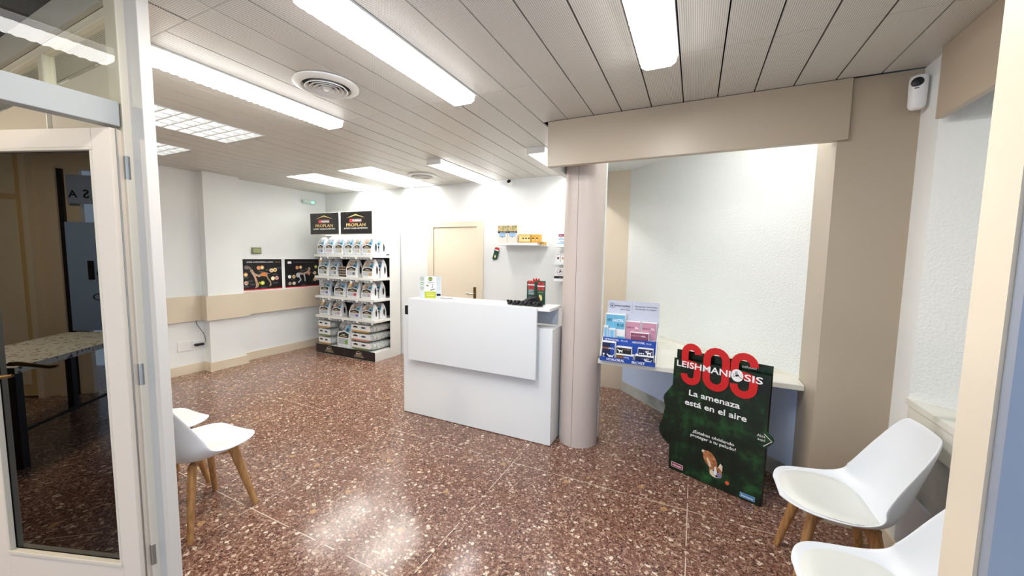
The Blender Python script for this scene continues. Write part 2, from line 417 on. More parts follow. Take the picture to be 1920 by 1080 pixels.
# ---- entrance post, transom bar, glazed partition and open door on the left
struct(MB().box(-2.15, -2.05, .72, .80, 0, CZ+.1, CREAM).box(-2.10, -1.95, .745, .783, 0, CZ-.001, CREAMW).build('trim_entrance_post', bevel=.003))
struct(MB().box(-2.11, -2.05, -2.3, .712, 2.04, 2.133, mat('pale_grey_lacquer', C(176, 178, 174), .6)).box(-2.095, -2.065, .712, .72, 2.04, 2.133, METAL).build('trim_transom_bar', bevel=.003))
w1 = struct(MB().box(-2.058, -2.053, -2.3, .718, 2.134, 2.83, GLASS).build('window_1'))
pf = MB()
pf.box(-5.75, -2.15, .755, .80, 2.52, 2.56, CREAM).box(-5.75, -2.15, .755, .80, 0, .12, CREAM)
for x in (-2.99, -4.0, -5.0): pf.box(x-.03, x+.03, .755, .80, .12, 2.52, CREAM)
pf.box(-5.75, -2.15, .76, .795, 1.02, 1.08, CREAM)
w2 = struct(pf.build('window_2', bevel=.004))
MB().box(-5.75, -2.15, .775, .781, 2.355, 2.52, GLASS).build('pane', w2); MB().box(-5.75, -2.15, .775, .781, .12, 1.62, GLASS).build('pane', w2)
MB().box(-5.75, -2.15, .772, .786, 1.62, 2.355, CREAM).build('solid_panel', w2)
struct(MB().box(-6.0, -2.06, .735, .755, 2.56, 2.87, mat('warm_grey_paint', C(190, 184, 172), .6)).build('wall_header'))

LEAFC = mat('warm_leaf_lacquer', C(240, 226, 208), .45)
def leaf():
    d = struct(bpy.data.objects.new('door_2', None)); COL.objects.link(d)
    P = (-2.055, .682, 0)
    d.location = P
    ang = math.degrees(math.atan2(.33, .944))
    # u runs from the outer stile back to the hinge; u=0 at hinge, negative away
    M = frame((0, 0, 0), ang)
    T = .045
    f = MB().at(M)
    f.box(-.085, 0, .02, 2.03, -T, 0, LEAFC).box(-.76, -.655, .02, 2.03, -T, 0, LEAFC).box(-.655, -.085, 1.957, 2.03, -T, 0, LEAFC).box(-.655, -.085, .02, .215, -T, 0, LEAFC)
    f.box(-.005, .006, .02, 2.03, -T*.48, -T*.40, METAL)
    f.build('door_frame', d, bevel=.003)
    g = MB().at(M).box(-.66, -.08, .21, 1.96, -.024, -.018, TINT); g.build('pane', d)
    bd = MB().at(M)
    for a in ((-.655, -.085, .212, .228, -.016, .006), (-.655, -.085, 1.945, 1.957, -.016, .004), (-.655, -.643, .228, 1.945, -.016, .004), (-.097, -.085, .228, 1.945, -.016, .001)):
        bd.box(*a, CREAM)
    bd.build('glazing_bead', d, bevel=.002)
    h = MB().at(M); h.box(-.72, -.69, .94, 1.16, 0, .012, BRASS); h.tube([(-.705, 1.04, .01), (-.705, 1.04, .05), (-.67, 1.043, .055), (-.50, 1.036, .055), (-.46, 1.044, .052)], [.010, .010, .010, .008, .006], BRASS)
    h.build('door_handle', d, smooth=40)
    hg = MB().at(M)
    for z in (.20, 1.0, 1.84): hg.tube([(.012, z, -T), (.012, z+.09, -T)], .011, METAL)
    hg.build('hinge', d, smooth=40)
leaf()

# ---- right entrance jamb beside the camera
struct(MB().box(.50, .512, .985, 1.078, 0, CZ, CREAM).box(.50, .75, .98, .985, 0, CZ, CREAM).box(.512, .75, .985, 1.078, 0, CZ, CREAM).build('trim_jamb'))
struct(MB().box(.506, 1.62, .955, .979, 0, CZ, mat('blue_grey_paint', C(150, 158, 172), .6)).build('wall_front_right'))
# ---- vestibule and street side (seen only as reflection in the open door's glass)
struct(MB().box(-4.40, -.2, -2.45, -2.40, 2.38, 2.87, TAN).box(-6.0, -4.40, -2.45, -2.40, 0, 2.87, TAN).build('wall_front'))
struct(MB().box(-6.05, -5.98, -2.5, .75, 0, 2.87, CREAMW).build('wall_vestibule'))
sh = struct(MB().box(-5.9, -4.83, -2.40, -2.36, .02, 2.6, mat('ochre_cream_lacquer', C(215, 190, 140), .45)).build('door_3'))
MB().box(-5.8, -4.89, -2.36, -2.352, .14, 2.05, CREAM).box(-5.8, -4.89, -2.36, -2.352, 2.10, 2.5, CREAM).build('door_panel', sh, bevel=.006)
struct(MB().box(-4.83, -4.78, -2.40, -2.33, 0, 2.83, CREAM).box(-4.66, -4.56, -2.40, -2.35, 0, 2.40, TAN).box(-4.56, -4.52, -2.42, -2.37, 0, 2.38, BLKP).build('trim_street_frame'))
sg = tag(MB().box(-4.51, -3.70, -2.36, -2.352, .70, 1.84, mat('blue_glass_film', C(150, 182, 225), .4)).build('window_film_sign'), 'blue clinic window film with dark lettering, reflected in the open door glass', 'sign')
t = MB().at(Matrix(((-1, 0, 0, 0), (0, 0, 1, 0), (0, 1, 0, 0), (0, 0, 0, 1))))     # faces +y, reads mirrored from inside
# lettering is reversed on the film so that the door glass shows it the right way round
t2 = MB().at(Matrix(((1, 0, 0, 0), (0, 0, 1, -2.351), (0, 1, 0, 0), (0, 0, 0, 1))))
t2.text('lo', -4.34, -4.06, 1.24, .20, .001, BLKP, .03).text('CLINICA', -4.315, -3.75, 1.02, .075, .001, BLKP, .0)
t2.build('lettering', sg)
pg = tag(MB().box(-4.47, -4.20, -2.362, -2.354, 2.03, 2.32, mat('pale_blue_paper', C(150, 170, 205), .6)).build('paper_notice'), 'pale paper notice with large letters taped above the blue window film', 'notice')
t3 = MB().at(Matrix(((1, 0, 0, 0), (0, 0, 1, -2.353), (0, 1, 0, 0), (0, 0, 0, 1)))); t3.text('A', -4.46, -4.38, 2.09, .075, .001, BLKP, .02)
V, F_g = glyphs('S', .02); t3.add([(-4.28-q[0]*.12, 2.09+q[1]*.12, .001) for q in V], [f[::-1] for f in F_g], BLKP); t3.build('lettering', pg)
# ================================================================== CEILING LIGHTS
def ribs(b, x0, x1, y0, y1, zt, zb, m, step=.019):
    n = int((y1-y0)/step); rings = []
    for i in range(n+1):
        y = y0+(y1-y0)*i/n; o = .006 if i % 2 else 0
        rings.append([(x0+.004-o, y, zt), (x0+.010-o, y, zb+.012), (x0+.030, y, zb-o), (x1-.030, y, zb-o), (x1-.010+o, y, zb+.012), (x1-.004+o, y, zt)])
    for q in range(n):
        A_, B_ = rings[q], rings[q+1]
        for k in range(5): b.add([A_[k], A_[k+1], B_[k+1], B_[k]], [(0, 1, 2, 3)], E_SIDE if k in (0, 4) else m)
    b.add(rings[0], [tuple(range(6))[::-1]], E_SIDE); b.add(rings[-1], [tuple(range(6))], E_SIDE)
def strip(k, j, label, ribbed=True):
    x0, x1 = col_x(k)+.004, col_x(k+1)-.004; y0, y1 = JY[j]+.004, JY[j+1]-.012
    xc, yc = (x0+x1)/2, (y0+y1)/2
    t = thing('strip_light', label, 'ceiling light', (xc, yc, CZ))
    M = Matrix.Translation((-xc, -yc, -CZ))
    b = MB().at(M); b.box(x0, x1, y0, y1, CZ-.008, CZ+.03, WMET); b.box(x0+.006, x1-.006, y0, y0+.02, CZ-.055, CZ-.008, WMET)
    b.build('lamp_body', t)
    d = MB().at(M)
    if ribbed: ribs(d, x0+.006, x1-.006, y0+.07, y1-.004, CZ-.009, CZ-.050, E_STRIP if j != 2 else E_FAR)
    else: d.box(x0+.012, x1-.012, y0+.021, y1-.004, CZ-.050, CZ-.009, E_SIDE).box(x0+.013, x1-.013, y0+.022, y1-.005, CZ-.053, CZ-.050, E_FAR)
    d.build('diffuser', t)
strip(-8, 3, 'long bright ribbed strip light between the round vent and the beam')
strip(-8, 2, 'bright ribbed strip light overhead beside the camera, seen reflected in the transom glass')
strip(-14, 3, 'bright ribbed strip light left of the round vent, starting at the entrance post')
strip(-2, 3, 'bright ribbed strip light nearest the camera, cut by the top of the photo')
strip(-14, 5, 'smooth white strip light with end cap near the back wall, left of the door', False)
strip(-8, 5, 'smooth white strip light with end cap, half hidden behind the left end of the beam', False)
def louver(k, j, label):
    x0, x1 = col_x(k)+.004, col_x(k+3)-.004; y0, y1 = JY[j]+.004, JY[j+1]-.012
    xc, yc = (x0+x1)/2, (y0+y1)/2
    t = thing('louver_light', label, 'ceiling light', (xc, yc, CZ), group=None); M = Matrix.Translation((-xc, -yc, -CZ))
    h = MB().at(M)
    h.box(x0, x1, y0, y1, CZ+.09, CZ+.095, WMET if j == 5 else mat('shaded_reflector_metal', C(150, 156, 162), .35, .6)).box(x0, x0+.003, y0, y1, CZ, CZ+.09, WMET).box(x1-.003, x1, y0, y1, CZ, CZ+.09, WMET).box(x0, x1, y0, y0+.003, CZ, CZ+.09, WMET).box(x0, x1, y1-.003, y1, CZ, CZ+.09, WMET)
    h.build('housing', t)
    for q in range(4):
        x = x0+(x1-x0)*(q+.5)/4
        MB().at(M).tube([(x, y0+.02, CZ+.068), (x, y1-.02, CZ+.068)], .013, E_DIM if j == 3 else E_LOUV, 8).build('lamp_tube', t, smooth=50)
    g = MB().at(M)
    nx, ny = 4, 12
    for i in range(nx+1):
        x = x0+.006+(x1-x0-.012)*i/nx; g.prism([(x-.0015, CZ+.045), (x+.0015, CZ+.045), (x+.008, CZ-.002), (x-.008, CZ-.002)], 0, 1, MIRR) if False else None
        g.add([(x-.0015, y0, CZ+.045), (x+.0015, y0, CZ+.045), (x+.0075, y0, CZ-.003), (x-.0075, y0, CZ-.003), (x-.0015, y1, CZ+.045), (x+.0015, y1, CZ+.045), (x+.0075, y1, CZ-.003), (x-.0075, y1, CZ-.003)],
              [(0, 1, 2, 3), (4, 7, 6, 5), (0, 4, 5, 1), (1, 5, 6, 2), (2, 6, 7, 3), (3, 7, 4, 0)], MIRR)
    for i in range(ny+1):
        y = y0+.006+(y1-y0-.012)*i/ny
        g.add([(x0, y-.0015, CZ+.045), (x0, y+.0015, CZ+.045), (x0, y+.006, CZ-.002), (x0, y-.006, CZ-.002), (x1, y-.0015, CZ+.045), (x1, y+.0015, CZ+.045), (x1, y+.006, CZ-.002), (x1, y-.006, CZ-.002)],
              [(0, 3, 2, 1), (4, 5, 6, 7), (0, 1, 5, 4), (1, 2, 6, 5), (2, 3, 7, 6), (3, 0, 4, 7)], MIRR)
    g.build('louver_grid', t)
MIRR = mat('louver_aluminium', C(240, 242, 242), .35, 0)
louver(-21, 3, 'recessed square-cell louver light beside the entrance post, below the long strip light')
louver(-27, 3, 'small visible end of a recessed louver light, far left next to the pillar wall')
louver(-21, 5, 'recessed louver light near the back wall, the right one of the far pair')
louver(-26, 5, 'recessed louver light near the left back corner, the left one of the far pair')
def vent(x, y, r, label):
    t = thing('air_vent', label, 'vent', (x, y, CZ)); 
    MB().lathe([(r*.80, .0), (r, -.004), (r*1.0, -.012), (r*.84, -.026), (r*.76, -.024), (r*.72, -.002)], WMET, n=48).build('rim', t, smooth=40)
    MB().lathe([(0.001, -.001), (r*.80, -.001)][::-1], BLKP, n=40).build('backing', t)
    for q in (.66, .52, .38, .24):
        MB().lathe([(r*q, -.028), (r*(q-.005), -.032), (r*(q-.13), -.008), (r*(q-.115), -.006), (r*q, -.028)], WMET, n=40).build('cone_ring', t, smooth=40)
    MB().lathe([(.001, -.034), (r*.08, -.033), (r*.13, -.024), (r*.02, -.010)], WMET, n=24).build('centre_cone', t, smooth=60)
vent(-2.03, 1.635, .18, 'large round ceiling vent with concentric rings between the two long strip lights')
vent(-3.15, 3.90, .175, 'round ceiling vent near the back wall beside the far strip light')
# lamp hidden behind the beam, over the alcove
t = thing('alcove_light', 'slim batten lamp on the alcove ceiling behind the beam', 'ceiling light', (.10, 2.99, 2.55))
MB().box(-.55, .50, -.03, .03, -.03, 0, WMET).build('lamp_body', t); MB().box(-.54, .49, -.028, .028, -.055, -.03, E_ALC).build('diffuser', t)
# ================================================================== RECEPTION COUNTER
def counter():
    t = thing('reception_counter', 'white laminate reception counter with raised front panel beside the round column', 'counter', (-1.77, 3.1, 0))
    M = Matrix.Translation((1.77, -3.1, 0)); n = lambda: MB().at(M)
    n().box(-2.54, -1.0, 2.855, 2.875, .006, .975, LAM).build('front_board', t, bevel=.0015)
    n().box(-1.02, -1.0, 2.876, 3.40, .006, .975, LAMW).build('side_panel', t, bevel=.0015)
    n().box(-2.54, -2.52, 2.876, 3.40, .006, .975, LAMW).build('side_panel', t, bevel=.0015)
    n().box(-2.519, -1.021, 2.876, 3.42, .72, .745, LAM).build('desk_top', t)
    n().box(-2.519, -1.021, 2.876, 3.02, .955, .974, LAMW).build('ledge', t)
    n().box(-2.435, -1.12, 2.80, 2.822, .557, 1.145, LAM).build('front_panel', t, bevel=.0015)
    n().box(-2.435, -1.02, 2.8225, 3.12, 1.122, 1.146, LAMW).build('counter_top', t, bevel=.0015)
    n().box(-2.40, -1.04, 3.085, 3.105, .976, 1.121, mat('grey_laminate', C(190, 196, 208), .4)).build('back_riser', t)
    n().box(-2.415, -2.395, 2.83, 3.08, .976, 1.121, LAM).build('riser', t)
counter()
# round column made of two metal half shells with a seam
def column():
    t = thing('round_column', 'round taupe clad column standing against the right end of the counter', 'column', (-.834, 3.09, 0))
    m = mat('taupe_column_lacquer', C(205, 192, 184), .33)
    def shell(a0, a1, r, n=26):
        P = [(r*math.cos(math.radians(a0+(a1-a0)*i/n)), r*math.sin(math.radians(a0+(a1-a0)*i/n))) for i in range(n+1)]
        Q = [((r-.006)*math.cos(math.radians(a0+(a1-a0)*i/n)), (r-.006)*math.sin(math.radians(a0+(a1-a0)*i/n))) for i in range(n+1)]
        rings = [[(P[i][0], P[i][1], 0), (P[i][0], P[i][1], 2.555), (Q[i][0], Q[i][1], 2.555), (Q[i][0], Q[i][1], 0)] for i in range(n+1)]
        return MB().loft(rings, m)
    shell(-93.0, 85, .162).build('right_shell', t, smooth=40)
    shell(86, 265.5, .160).build('left_shell', t, smooth=40)
    a = math.radians(-94.2)
    MB().tube([(.157*math.cos(a), .157*math.sin(a), 0), (.157*math.cos(a), .157*math.sin(a), 2.555)], .0035, mat('seam_shadow_gasket', C(120, 108, 100), .6), 6).build('seam', t)
column()

struct(B(-.74, -.690, 3.20, 3.25, .0, 2.55, WHITE).build('trim_column_back'))
# ---- marble sill of the alcove
tag(MB().prism([(-.66, 2.99), (.683, 2.99), (.683, 3.161), (-.66, 4.485)], .715, .752, MARBLE).build('marble_sill', bevel=.004),
    'pale marble sill shelf running into the lit alcove', 'shelf')
struct(MB().prism([(.683, 3.161), (-.69, 4.523), (-.69, 4.505), (.683, 3.143)], .752, .775, MARBLE).build('trim_upstand'))

# ================================================================== DISPLAY UNIT
UX0, UX1, UF = -5.325, -4.085, 3.99
def pet_brand(b, u, v, s, w, m=GOLD, small=False):
    # roof chevron, red plate, brand words; u = centre, s = overall width
    P = [(u-s*.37, v+s*.27), (u, v+s*.38), (u+s*.37, v+s*.27), (u, v+s*.345)]
    b.add([(x, y, w) for x, y in P], [(0, 3, 1), (3, 2, 1)], m)
    b.rect(u-s*.24, u+s*.24, v+s*.15, v+s*.245, w, REDM if not small else WP)
    b.rect(u-s*.13, u+s*.235, v+s*.155, v+s*.24, w+.0005, GREYD)
    b.text('PURINA', u-s*.115, u+s*.225, v+s*.172, s*.05, w+.001, WP, .02)
    b.text('PROPLAN', u-s*.38, u+s*.38, v+s*.03, s*.085, w, m, .015)
    b.text('EXPERT CARE NUTRITION', u-s*.47, u+s*.47, v-s*.045, s*.04, w, WP, .02)
def display():
    xc = (UX0+UX1)/2
    t = thing('display_shelving_unit', 'white pet food display unit with black header signs and five levels of bags', 'display unit', (xc, 4.25, 0))
    M = Matrix.Translation((-xc, -4.25, 0)); n = lambda: MB().at(M)
    n().box(UX0+.013, UX1-.013, 4.505, 4.525, .0, 2.0, BLK).box(UX0+.013, UX1-.013, 4.503, 4.505, 1.56, 2.0, WMET).build('back_panel', t)
    bt = MB().at(M @ Matrix(((1, 0, 0, 0), (0, 0, -1, 4.502), (0, 1, 0, 0), (0, 0, 0, 1))))
    MB_M = bt.M
    for z in (1.30, 1.0, .72):
        bt = MB().at(MB_M)
        for i in range(7): bt.rect(UX1-.155, UX1-.035, z-.02*i, z-.02*i+.006, .001, GREYD)
        bt.build('back_print', t)
    side = [(4.31, .13), (4.31, 1.535), (4.005, 1.84), (4.005, 2.165), (4.525, 2.0), (4.525, .0), (4.31, 0)]
    for x in (UX0, UX1-.012):
        b = n(); P = [(4.31, 0), (4.525, 0), (4.525, 2.03), (4.02, 2.165), (4.02, 1.84), (4.31, 1.84)]
        b.add([(xx, p[0], p[1]) for xx in (x, x+.012) for p in P], [(5, 4, 3, 2, 1, 0), (6, 7, 8, 9, 10, 11)]+[(i, (i+1) % 6, 6+(i+1) % 6, 6+i) for i in range(6)], WMET)
        b.build('side_panel', t)
    step = lambda y0: [(UX0, y0), (UX1, y0), (UX1, 4.309), (UX1-.013, 4.309), (UX1-.013, 4.50), (UX0+.013, 4.50), (UX0+.013, 4.309), (UX0, 4.309)]
    n().prism(step(UF+.004), 0, .132, WMET).build('plinth', t)
    k = n().box(UX0, UX1, UF-.004, UF+.003, .006, .14, BLK).build('kick_board', t)
    kb = MB().at(M @ frame((0, UF-.004, 0)))
    for u in (-5.03, -4.40): pet_brand(kb, u, .045, .21, .001, GOLD, True)
    kb.rect(xc-.002, xc+.001, .01, .135, .001, GREYD); kb.build('lettering', k)
    for z in SHZ[1:]:
        s = n().prism(step(UF), z-.035, z, WMET).build('shelf', t)
        r = n()
        x = UX0+.03
        while x < UX1-.2:
            w = .25; r.box(x, x+w, UF-.001, UF+.012, z-.066, z-.0355, GREYD)
            for q in range(4): r.box(x+.01+q*.06, x+.05+q*.06, UF-.003, UF-.001, z-.062, z-.045, FURD)
            r.box(x+w+.008, x+w+.05, UF-.004, UF+.004, z-.058, z-.028, WPL); x += .295
        r.build('price_rail', s)
    for x0, x1 in ((-5.385, -4.755), (-4.725, -4.095)):
        h = n().box(x0, x1, 3.985, 4.015, 1.835, 2.165, WMET).box(x0+.01, x1-.006, 3.981, 3.985, 1.845, 2.158, BLK).build('header_sign', t)
        b = MB().at(M @ frame((0, 3.981, 0))); pet_brand(b, (x0+x1)/2, 1.935, .50, .0015); b.build('lettering', h)
SHZ = [.132, .60, .905, 1.21, 1.54]
display()
# ---- pouches of pet food
def pouch(x0, x1, y, z, h, d, film, pic, dot, label, tilt=0, name='pet_food_bag', group='upright pet food bags on the display unit'):
    w = x1-x0
    t = thing(name, label, 'pet food bag', ((x0+x1)/2, y+d/2, z), tilt, group)
    m = .5*w
    rings = []
    for q, fw, fd in ((0, .97, 1), (.04, 1, 1), (.35, 1.0, .96), (.6, .98, .82), (.78, .92, .58), (.90, .82, .34), (.97, .72, .16), (1.0, .62, .05)):
        X, Y = m*fw, d/2*fd; c = min(.15*X, .4*Y); oy = (1-fd)*d*.10
        rings.append([(-X+c, -Y+oy, q*h), (X-c, -Y+oy, q*h), (X, -Y+c+oy, q*h), (X, Y-c+oy, q*h), (X-c, Y+oy, q*h), (-X+c, Y+oy, q*h), (-X, Y-c+oy, q*h), (-X, -Y+c+oy, q*h)])
    MB().loft(rings, film).build('pouch', t, smooth=35)
    def fy(q):   # front surface y at height fraction
        S_ = ((0, 1), (.04, 1), (.35, .96), (.6, .82), (.78, .58), (.90, .30), (.97, .08), (1.0, .04))
        for (a, fa), (b2, fb) in zip(S_, S_[1:]):
            if a <= q <= b2:
                r = (q-a)/(b2-a); f = fa+(fb-fa)*r; return -d/2*f+(1-f)*d*.10-.002
        return 0
    def poly3(b, P, m_, off=0):
        n = len(P); A = sum(P[i][0]*P[(i+1) % n][1]-P[(i+1) % n][0]*P[i][1] for i in range(n))
        if A < 0: P = P[::-1]
        b.add([(u*m, fy(v)-off, v*h) for u, v in P], [tuple(range(len(P)))], m_)
    b = MB()
    # picture above, corner patch in blue, white house panel with black roof label
    for (qa, qb) in ((.53, .60), (.60, .69), (.69, .78), (.78, .89)): poly3(b, [(-.86+.12*(qa > .7)*(1 if qa < .75 else 0), qa), (.86-.1*(qa > .7), qa), (.84-.09*(qb > .7)-.08*(qb > .8), qb), (-.84+.09*(qb > .7)+.08*(qb > .8), qb)], pic)
    for (qa, qb, ua, ub) in ((.50, .60, .05, .12), (.60, .69, .12, .28), (.69, .78, .28, .46)): poly3(b, [(ua, qa), (.86, qa), (.80, qb), (ub, qb)], LBLUE, .0010)
    poly3(b, [(.34, .58), (.66, .58), (.70, .63), (.62, .68), (.38, .68), (.32, .63)], mat('teal_blue_print', C(40, 80, 110), .4), .0022)
    poly3(b, [(-.90, .08), (.90, .08), (.90, .35), (-.90, .35)], WP, .001); poly3(b, [(-.90, .35), (.90, .35), (.90, .52), (0, .60), (-.90, .52)], WP, .0012)
    poly3(b, [(-.74, .36), (.74, .36), (.74, .49), (0, .565), (-.74, .49)], BLK, .0025)
    poly3(b, [(-.74, .12), (.74, .12), (.74, .33), (-.74, .33)], GREY, .0022)
    poly3(b, [(.28, .14), (.62, .14), (.66, .20), (.62, .27), (.28, .27), (.24, .20)], dot, .0035)
    poly3(b, [(-.28, .44), (.2, .44), (.2, .475), (-.28, .475)], GREY, .0035); poly3(b, [(-.5, .395), (.5, .395), (.5, .42), (-.5, .42)], GOLD, .0035)
    b.build('front_print', t)
    b = MB(); X = m*1.0+.002
    b.add([(X, 0, .15*h), (X-.001, .10*d, .27*h), (X-.001, .15*d, .45*h), (X-.002, .02*d, .68*h), (X-.001, -.12*d, .5*h), (X-.001, -.10*d, .30*h)], [(0, 1, 2, 3, 4, 5)], BLK)
    b.build('gusset_print', t)
    return t
dots = [PURPLE, RED, GREENL, OCHRE, PINK, SKYB]
rows = [
 (4, .262, [(-5.30, -5.15, BAGS, FURD, PURPLE, 'far left end'), (-5.12, -4.945, BAGS, FURD, PINK, 'second from the left'), (-4.915, -4.735, BAGS, FURD, OCHRE, 'third from the left'), (-4.71, -4.53, BAGS, FURD, OLIVE, 'fourth from the left'), (-4.51, -4.375, BAGS, FURB, OCHRE, 'narrow one fifth from the left'), (-4.36, -4.14, BAGS, FURB, OCHRE, 'wide one at the right end')]),
 (3, .272, [(-5.30, -5.06, BAGW, FURD, OLIVE, 'left end, olive dot'), (-5.02, -4.865, BAGS, FURD, GREYD, 'small silver one beside the stacked round tins'), (-4.69, -4.45, BAGW, FURB, GREYD, 'right of the stacked round tins'), (-4.36, -4.125, BAGW, FURB, OCHRE, 'at the right end')]),
 (2, .25, [(-5.26, -5.04, BAGS, FURD, PURPLE, 'at the left end, violet dot'), (-4.95, -4.71, BAGS, FURD, OLIVE, 'silver one second from left, green dot'), (-4.68, -4.43, BAGW, FURB, RED, 'third from left, red dot'), (-4.38, -4.16, BAGW, FURB, PINK, 'at the right end, pink dot')]),
 (1, .228, [(-5.29, -5.07, BAGW, FURB, SKYB, 'at the left end, pale blue dot'), (-5.0, -4.80, BAGW, FURB, PINK, 'second from left, pink dot'), (-4.64, -4.40, BAGS, FURB, PURPLE, 'third from left, violet dot'), (-4.385, -4.15, BAGW, FURB, GREENL, 'at the right end, green dot')]),
]
lev = {4: 'top shelf', 3: 'second shelf from the top', 2: 'third shelf from the top', 1: 'fourth shelf from the top'}
for li, h, items in rows:
    for x0, x1, film, pic, dot, ds in items:
        pouch(x0, x1, UF+.035, SHZ[li]+.001, h, .13, film, pic, dot, 'pet food bag, %s, %s' % (lev[li], ds))
    x0, x1 = items[-1][0], items[-1][1]
    pouch(x0, x1-.005, UF+.195, SHZ[li]+.001, h, .13, BAGW, FURB, OCHRE, 'pet food bag standing behind the right end bag on the %s' % lev[li])
# two little stacks of round tins on the second shelf
for cx in (-4.815, -4.74):
    for q in range(4):
        z = SHZ[3]+.001+q*.038
        t = thing('food_tin', 'round gold topped tin, %s of the %s stack on the second display shelf' % (['bottom', 'second from bottom', 'third from bottom', 'top'][q], 'left' if cx < -4.8 else 'right'), 'tin', (cx, UF+.07, z), 0, 'stacked round tins on the display unit')
        MB().lathe([(.001, 0), (.031, 0), (.033, .003), (.033, .033), (.031, .036), (.001, .036)], mat('dark_tin_wrap', C(70, 62, 58), .4), n=20).build('can', t, smooth=40)
        MB().lathe([(.0325, .028), (.0345, .029), (.0345, .035), (.031, .0365), (.001, .0365)], mat('cream_tin_lid', C(222, 196, 160), .35), n=20).build('lid', t, smooth=40)
# lying bags on the bottom level
def lying(x0, x1, z, h, band_m, label):
    w = x1-x0; y0 = UF+.03; d = .44
    t = thing('large_food_sack', label, 'pet food bag', ((x0+x1)/2, y0, z), random.uniform(-.03, .03), 'large food sacks lying flat at the bottom of the display')
    rings = []
    n = 16
    for q, fx, fz in ((0, .90, .30), (.03, .97, .55), (.10, 1, .92), (.35, 1.0, 1.0), (.6, .98, .96), (.9, .97, .9), (1, .9, .4)):
        R = []
        for i in range(n):
            a = 2*PI*i/n; c, s_ = math.cos(a), math.sin(a)
            R.append((math.copysign(abs(c)**.45, c)*w/2*fx*(1-.01*math.sin(q*40)), q*d, h/2+math.copysign(abs(s_)**.6, s_)*h/2*fz))
        rings.append(R)
    MB().loft(rings, BAGCLR).build('sack', t, smooth=50)
    b = MB(); W_ = w*.47
    # folded block bottom facing the room
    b.prism([(-W_, h*.30), (W_, h*.30), (W_*.96, h*.94), (-W_*.96, h*.94)], .004, .012, WP)
    b.prism([(-W_*.86, h*.10), (W_*.80, h*.10), (W_*.9, h*.30), (-W_*.95, h*.30)], .002, .010, band_m)
    b.prism([(-W_*.78, h*.60), (-W_*.30, h*.60), (-W_*.30, h*.72), (-W_*.54, h*.82), (-W_*.78, h*.72)], .012, .0135, BLK)
    b.prism([(W_*.30+.036*W_/.15*math.cos(a), h*.66+h*.11*math.sin(a)) for a in [2*PI*i/14 for i in range(14)]], .012, .0135, mat('teal_blue_print', C(40, 80, 110), .4))
    b.prism([(-W_*.1, h*.64), (-W_*.04, h*.64), (-W_*.04, h*.70), (-W_*.1, h*.70)], .012, .0135, SKYB)
    b.v = [(x, -zz-.004, y) for x, y, zz in b.v]; b.f = [f for f in b.f]
    b.build('end_print', t)
zs = SHZ[0]+.002
for q, (bm_, nm) in enumerate(((OCHRE, 'bottom'), (OLIVE, 'middle'), (OCHRE, 'top'))):
    lying(-5.295, -5.01, zs+q*.128, .124, bm_, 'large pet food sack lying flat, %s of the left stack under the shelves' % nm)
for q, (bm_, nm) in enumerate(((OLIVE, 'bottom'), (SALMON, 'middle'), (OCHRE, 'top'))):
    lying(-4.585, -4.175, zs+q*.130, .126, bm_, 'large pet food sack lying flat, %s of the right stack under the shelves' % nm)
pouch(-4.90, -4.615, UF+.03, SHZ[0]+.001, .43, .20, BAGW, FURD, GREENL, 'large upright pet food bag standing between the two stacks of lying sacks', group=None)

